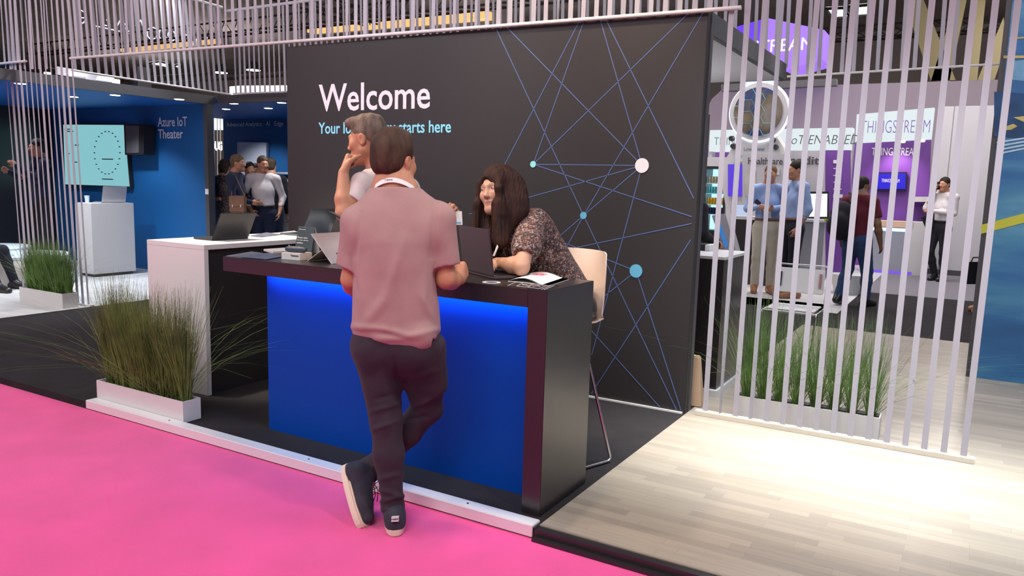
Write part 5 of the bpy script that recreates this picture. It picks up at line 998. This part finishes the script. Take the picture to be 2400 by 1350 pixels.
J = dict(head=D(1168, 450, w_), neck=D(1198, 515, w_+.08), che=D(1235, 600, w_+.14), pel=D(1300, 735, w_+.30), shL=D(1248, 520, w_+.00), shR=D(1165, 545, w_+.20), elL=D(1238, 628, w_-.10), wrL=D(1160, 622, w_-.02), elR=D(1120, 640, w_+.22), wrR=D(1130, 618, w_+.02),
  hipL=D(1325, 760, w_+.26), hipR=D(1262, 760, w_+.34), knL=D(1235, 775, w_-.02), knR=D(1170, 775, w_+.06), anL=D(1255, 950, w_+.05), anR=D(1195, 950, w_+.10), toL=D(1235, 985, w_-.05), toR=D(1175, 985, w_+.0))
for k_, v_ in (('elL', (-.31, .30, 1.13)), ('wrL', (-.50, .375, 1.135)), ('elR', (-.66, .50, 1.115)), ('wrR', (-.58, .36, 1.12)), ('pel', (-.285, .80, .905)), ('hipL', (-.20, .78, .87)), ('hipR', (-.37, .83, .87)), ('knL', (-.33, .59, .80)), ('knR', (-.48, .66, .80)), ('anL', (-.30, .62, .42)), ('anR', (-.45, .68, .42)), ('toL', (-.36, .585, .335)), ('toR', (-.50, .62, .335))): J[k_] = np.array(v_)
wface = unit(-WW*.80-RR*.60+Z1*.02); wup = unit(Z1*1-RR*.20+WW*.05)
hd = dict(L=dict(w=J['wrL'], d=unit(np.array([-.7, .2, -.05])), n=(0, 0, -1), thumb=1, curl=(.3, .4, .3), s=.9), R=dict(w=J['wrR'], d=unit(np.array([.3, -.2, .05])), n=(0, 0, -1), thumb=-1, curl=(.3, .4, .3), s=.9))
def hair_w(H, p, F, s, c):
    H.ell(p(0, -.018, .048), (.088*s, .107*s, .098*s), F, .02)
    # viewer's right: curtain from the parting down over the shoulder; viewer's left: lock behind the cheek
    H.cone(D(1190, 430, w_-.03), D(1206, 500, w_-.06), .078, .078, .05, side=RR, fl=.55); H.cone(D(1190, 470, w_-.07), D(1176, 562, w_-.12), .070, .040, .04, side=RR, fl=.42)
    H.cone(D(1205, 450, w_-.0), D(1224, 512, w_+.02), .060, .045, .05); H.cone(D(1170, 480, w_-.10), D(1172, 572, w_-.13), .035, .026, .03)
    H.cone(D(1128, 430, w_+.03), D(1122, 480, w_+.04), .024, .024, .03); H.cone(D(1122, 480, w_+.04), D(1112, 545, w_+.03), .026, .030, .03); H.cone(D(1140, 500, w_+.08), D(1150, 560, w_+.04), .05, .05, .03)
    H.ell(p(.028, .135, -.012), (.068*s, .095*s, .090*s), F, .010, True); H.cone(p(-.052, .055, .075), p(-.066, .082, .0), .022*s, .018*s, .02); H.cone(p(-.066, .082, .0), p(-.068, .07, -.13), .018*s, .024*s, .02)
person('woman with long dark brown hair and floral blouse leaning on the counter at her laptop', J, world=True, face=wface, hup=wup, s=.95, hs=1.06, top='tee', topm='floral', botm='black', skin='skin_pale', hair='long', hairmat=hairm('dark brown hair', (.040, .015, .010), (1, 1, .05), (.012, .006, .006)), h=.005, hairh=.0035, hairwarp=lambda v: .0009*np.sin(230*(v@RR)+90*(v@WW)+2.5*np.sin(7*v[:, 2]))+.0006*np.sin(470*(v@RR)-200*(v@WW)+3*np.sin(9*v[:, 2]+1)), build=.95, female=1, hands=hd, sleeve=.78, hairfn=hair_w, look=(.25, 1, .1), ncut=.055, lids=(.0032, -.0042), arm=1.08, foldamp=.004, hem=-.02,
  extra=lambda S_, what, j, F: ((S_.cone(j['shL'], j['shL']*.45+j['elL']*.55, .075, .078, .04), S_.cone(j['che'], j['pel'], .15, .165, .06, side=unit(j['shR']-j['shL']), fl=.75), S_.cone(D(1262, 545, w_+.06), D(1310, 650, w_+.18), .10, .12, .06)) if what == 'top' else None))
k = MB(); 
k.tube([D(1176, 520, w_-.08), D(1172, 548, w_-.13), D(1166, 578, w_-.15), D(1157, 600, w_-.15)], .0055, 6); o = k.build('lanyard_strap', 'paper', bpy.data.objects['person.002'], smooth=True)
# ---------------------------------------------------------------- people farther away
M_['navy_suit'] = clothm('navy suit cloth', (.020, .026, .055), .1); M_['shirtwhite'] = clothm('white shirt cloth', (.66, .60, .60), .05); M_['shirtblue'] = clothm('light blue shirt cloth', (.30, .40, .66), .06); M_['khaki'] = clothm('beige chino cloth', (.58, .52, .42), .06); M_['darktrousers'] = clothm('dark trouser cloth', (.016, .017, .028), .1)
M_['maroon'] = clothm('maroon cloth', (.11, .014, .025), .1); M_['denim'] = clothm('blue denim', (.03, .055, .13), .2); M_['tan'] = mat('tan leather', (.32, .13, .06), .45); M_['brownbag'] = mat('brown leather', (.20, .085, .04), .5, var=.2); M_['suitdark'] = clothm('black suit cloth', (.016, .014, .020), .1); M_['jacketblue'] = clothm('blue jacket cloth', (.05, .10, .22), .1)
M_['badge'] = mat('badge card', (.75, .74, .66), .6)
def yaw_to(dx, dy): return math.atan2(-dx, dy)
def far(label, px, py, ytop, yaw, J={}, floor_z=0, d=None, **kw):
    """feet at pixel (px, py) on the floor (or at depth d), height from the pixel row of the head's top"""
    if d is None: f = P(px, py, z=floor_z)
    else: f = P(px, 500, d=d); f[2] = 0
    dp = float((f-CAM)@WW); lo_, hi_ = 1., 2.3
    for _ in range(30):
        m_ = (lo_+hi_)/2; q = np.array([f[0], f[1], m_])-CAM; yy = 675-FPX*(q@UU)/(q@WW)
        if yy > ytop: lo_ = m_
        else: hi_ = m_
    return person(label, J, yaw, (f[0], f[1], 0), lo_/1.775, h=.012, **{**dict(foldamp=.010), **kw})
toc = lambda px, py=600: yaw_to(*(-(ray(px, py)[:2])))   # yaw that faces the camera
# right side
o, j, F = far('man in light blue shirt and beige trousers holding a phone, facing the camera', 1785, 686, 387, toc(1785)+.15, dict(wrL=(-.16, -.04, 1.02), elL=(-.30, -.10, 1.16), elR=(.27, .0, 1.17), wrR=(.16, .27, 1.20)), top='shirt', topm='shirtblue', botm='khaki', shoem='tan', hairmat='hair_sand', skin='skin_warm', face=(.35, 1, 0), belt='brownbag', collar='shirtwhite')
p = j['che']+unit(CAM-j['che'])*.16+Z1*-.16; MB().obox(p, RR*.055, WW*.003, UU*.075).build('badge', 'badge', o); 
nk = j['neck']; MB().tube([nk+RR*-.06, p+unit(CAM-p)*.0+UU*.075-RR*.0, nk+RR*.07], .006, 5).build('lanyard', 'paper', o)
p = j['wrR']+np.array([0, 0, .07])+RR*-.02; t = thing('mobile_phone', 'dark phone held by the man in the light blue shirt', 'phone', p); MB().obox(p, RR*.035+UU*-.03, WW*.005, unit(UU*.04+RR*.03)*.03).build('body', 'black_plastic', t)
o, j, F = far('man in light blue shirt and dark trousers standing in profile behind the chair', 1848, 696, 377, toc(1848)-1.15, dict(elL=(-.24, -.06, 1.16), wrL=(-.21, .04, .92), elR=(.22, .05, 1.16), wrR=(.10, .25, 1.15)), top='shirt', topm='shirtblue', botm='darktrousers', shoem='tan', hairmat='hair_dark', skin='skin_warm', face=(.1, 1, -.05), belt='brownbag', collar='shirtblue')
o, j, F = far('man in maroon polo and blue jeans walking away with a black backpack', 1995, 716, 414, toc(1995)+math.pi-.45, dict(knL=(-.12, .06, .50), anL=(-.14, -.12, .12), toL=(-.15, .05, .03), anR=(.14, .10, .085), toR=(.17, .28, .03), knR=(.12, .12, .49), elR=(.27, -.02, 1.15), wrR=(.30, .05, .88)), top='tee', topm='maroon', botm='denim', skin='skin_brown', hairmat='hair_dark', build=1.15, sleeve=.75, face=(.5, 1, 0))
side = unit(j['shR']-j['shL']); back = unit(np.cross(side, Z1))*-1; back = back if back@(unit(j['hipR']-j['hipL'])*0+(CAM-j['che'])) > 0 else -back
t = thing('backpack', 'black backpack slung on the left shoulder of the man in maroon', 'backpack', j['che']); Q = SDF(j['che']-.55, j['che']+.45, .014); c = j['che']+back*.20-side*.14-Z1*.10
Q.ell(c, (.175, .12, .27), np.stack([side, back, Z1], 1), .02); Q.ell(c+back*.10-Z1*.06, (.15, .08, .18), np.stack([side, back, Z1], 1), .03); Q.build('pack', 'suitdark', t)
MB().tube([j['che']+back*.15-side*.05+Z1*.15, j['shL']+Z1*.10+side*.03, j['shL']*.5+j['che']*.5-back*.18], .022, 6).build('strap', 'suitdark', t); MB().obox(c-side*.17+back*.10, side*.01, back*.02, Z1*.02).build('tag', 'yel', t)
o, j, F = far('man in white shirt and black trousers phoning, standing by the pale panels', 2192, 657, 416, toc(2192)-.5, dict(elR=(.24, .08, 1.24), wrR=(.11, .10, 1.54), elL=(-.20, .0, 1.17), wrL=(.04, .22, 1.20), anR=(.03, -.02, .085), toR=(.02, .14, .03), knR=(.10, .08, .49)), top='shirt', topm='shirtwhite', botm='suitdark', hairmat='hair_dark', skin='skin_warm', belt='black_plastic', hands=None, collar='shirtwhite')
p = j['head']-RR*.10+UU*-.02; t = thing('mobile_phone', 'black phone at the ear of the man in the white shirt', 'phone', p); MB().obox(p, RR*.012, WW*.03, UU*.07).build('body', 'black_plastic', t)
p = j['wrR']*.0+j['pel']-RR*.18+UU*.12; t = thing('tablet_case', 'dark folder under the arm of the phoning man', 'folder', p); MB().obox(p, RR*.12+UU*.06, WW*.02, UU*.11-RR*.05).build('cover', 'suitdark', t)
o, j, F = far('man in blue jacket mostly hidden behind the blue printed wall', 2312, 735, 405, toc(2312)-1.4, dict(wrR=(.27, .0, .80), elR=(.27, -.02, 1.12)), top='suit', topm='jacketblue', botm=mat('olive trousers', (.16, .13, .05), .8), shoem='tan', hairmat='hair_dark', skin='skin_warm')
p = P(2284, 640, d=float((j['wrR']-CAM)@WW)-.05); t = thing('briefcase', 'dark laptop bag carried by the man behind the blue printed wall', 'bag', p); MB().obox(p, RR*.12, WW*.05, Z1*.15).build('bag_body', 'suitdark', t, bevel=.01); MB().tube([p+Z1*.15-RR*.06, p+Z1*.21-RR*.04, p+Z1*.21+RR*.04, p+Z1*.15+RR*.06], .01, 6).build('handle', 'black_plastic', t)
o, j, F = person('person in black jacket standing behind the right edge of the Welcome wall', dict(elR=(.30, -.06, 1.22), wrR=(.20, .18, 1.12), elL=(-.24, .0, 1.17), wrL=(-.1, .22, 1.12)), toc(1640)+2.2, (-.52, 3.62, 0), .95, h=.014, top='suit', topm='suitdark', botm='suitdark', hairmat='hair_dark', skin='skin_warm')
# left side
pd = dict(d=12.4)
o, j, F = far('man in white shirt standing with hands at his hips in the blue pod', 618, 0, 366, toc(618)+.1, dict(elR=(.30, -.08, 1.16), wrR=(.18, .10, .97), elL=(-.29, -.06, 1.17), wrL=(-.22, .08, .93)), d=12.2, top='shirt', topm='shirtwhite', botm='navy_suit', hairmat='hair_brown', skin='skin_warm', belt='black_plastic', collar='shirtwhite', face=(-.2, 1, -.05))
o, j, F = far('man in navy suit with brown shoulder bag, seen from the side at the left', 556, 0, 363, toc(556)+1.2, dict(elR=(.24, .02, 1.16), wrR=(.14, .25, 1.10), elL=(-.24, .02, 1.16), wrL=(-.12, .25, 1.10)), d=11.9, top='suit', topm='navy_suit', botm='navy_suit', hairmat='hair_sand', skin='skin_warm', collar='shirtwhite', hem=-.15)
hd_ = j['head']; 
for q_ in (-1, 1): MB().tube([hd_+F@np.array([q_*.031+.018*math.cos(a_), .104, .006+.014*math.sin(a_)]) for a_ in np.linspace(0, 2*math.pi, 13)[:-1]], .002, 5, True).build('glasses', 'paper', o)
p = P(558, 479, d=11.55); t = thing('shoulder_bag', 'brown leather bag at the hip of the man in the navy suit', 'bag', p); MB().obox(p, RR*.115, WW*.05, UU*.125).build('bag_body', 'brownbag', t, bevel=.012); MB().obox(p-WW*.055+UU*.04, RR*.115, WW*.006, UU*.08).build('flap', 'brownbag', t, bevel=.005)
for q_ in (-.06, .06): MB().obox(p-WW*.065+RR*q_-UU*.03, RR*.008, WW*.004, UU*.02).build('buckle', 'silver', t)
MB().tube([p+UU*.12+RR*.1, j['shL']*.5+j['shR']*.5+UU*.07-WW*.15+RR*.02, p+UU*.12-RR*.1], .010, 5).build('strap', 'brownbag', t)
o, j, F = far('woman in patterned dress with long hair at the left end of the group', 528, 0, 374, toc(528)+2.6, {}, d=12.6, top='suit', topm='floral', botm='floral', hair='long', hairmat='hair_brown', skin='skin_warm', female=1, hem=-.9)
p = P(505, 448, d=12.2); t = thing('shoulder_bag', 'black bag with pale bottom carried by the woman in the dress', 'bag', p); MB().obox(p, RR*.07, WW*.04, UU*.10).build('bag_body', 'black_plastic', t, bevel=.01); MB().obox(p-UU*.12, RR*.075, WW*.045, UU*.022).build('base', 'tan', t)
far('person in black suit half hidden between the two men in the blue pod', 586, 0, 380, toc(586)+.4, {}, d=13.0, top='suit', topm='suitdark', botm='suitdark', hairmat='hair_dark', skin='skin_warm')
far('woman in white top partly hidden behind the man in the white shirt', 600, 0, 384, toc(600)+.3, {}, d=13.6, top='shirt', topm='shirtwhite', botm='suitdark', hair='long', hairmat='hair_dark', skin='skin_pale', female=1)
far('man in dark suit with back turned, behind the man in the white shirt', 636, 0, 371, toc(636)+2.9, {}, d=12.9, top='suit', topm='suitdark', botm='navy_suit', hairmat='hair_brown', skin='skin_warm')
# presenter in the theater
c = P(95, 400, x=-11.2); dp = float((c-CAM)@WW); f_ = c.copy()
o, j, F = far('presenter in dark suit gesturing with both hands inside the theater box', 100, 0, 326, toc(100)-1.25, dict(elR=(.22, .12, 1.20), wrR=(.10, .36, 1.32), elL=(-.22, .12, 1.22), wrL=(-.05, .30, 1.40)), d=dp, top='suit', topm='navy_suit', botm='suitdark', hairmat='hair_dark', skin='skin_warm', collar='shirtblue', hem=-.15)
# seated visitor at the left edge
q = P(38, 684, z=0); fw = np.array([RR[0]*.9-WW[0]*.25, RR[1]*.9-WW[1]*.25, 0]); fw /= np.linalg.norm(fw); z0 = np.array([q[0], q[1], 0])-fw*.34
person('seated visitor in dark trousers at the left edge, only the legs in view', dict(pel=(0, -.48, .52), che=(0, -.50, .87), neck=(0, -.48, 1.10), head=(0, -.44, 1.25), shR=(.185, -.49, 1.04), shL=(-.185, -.49, 1.04), elR=(.24, -.42, .76), elL=(-.24, -.42, .76), wrR=(.14, -.18, .62), wrL=(-.14, -.18, .62), hipR=(.09, -.44, .50), hipL=(-.09, -.44, .50), knR=(.13, .02, .50), knL=(-.16, -.02, .50), anR=(.12, .18, .085), anL=(-.20, .10, .085), toR=(.13, .36, .03), toL=(-.22, .26, .03)), yaw_to(fw[0], fw[1]), z0, 1.0, h=.014, top='suit', topm='suitdark', botm='darktrousers', hairmat='hair_dark', skin='skin_warm', hem=.1)
# ================================================================ tidy
for o in bpy.data.objects:
    if '_o' in o: del o['_o']
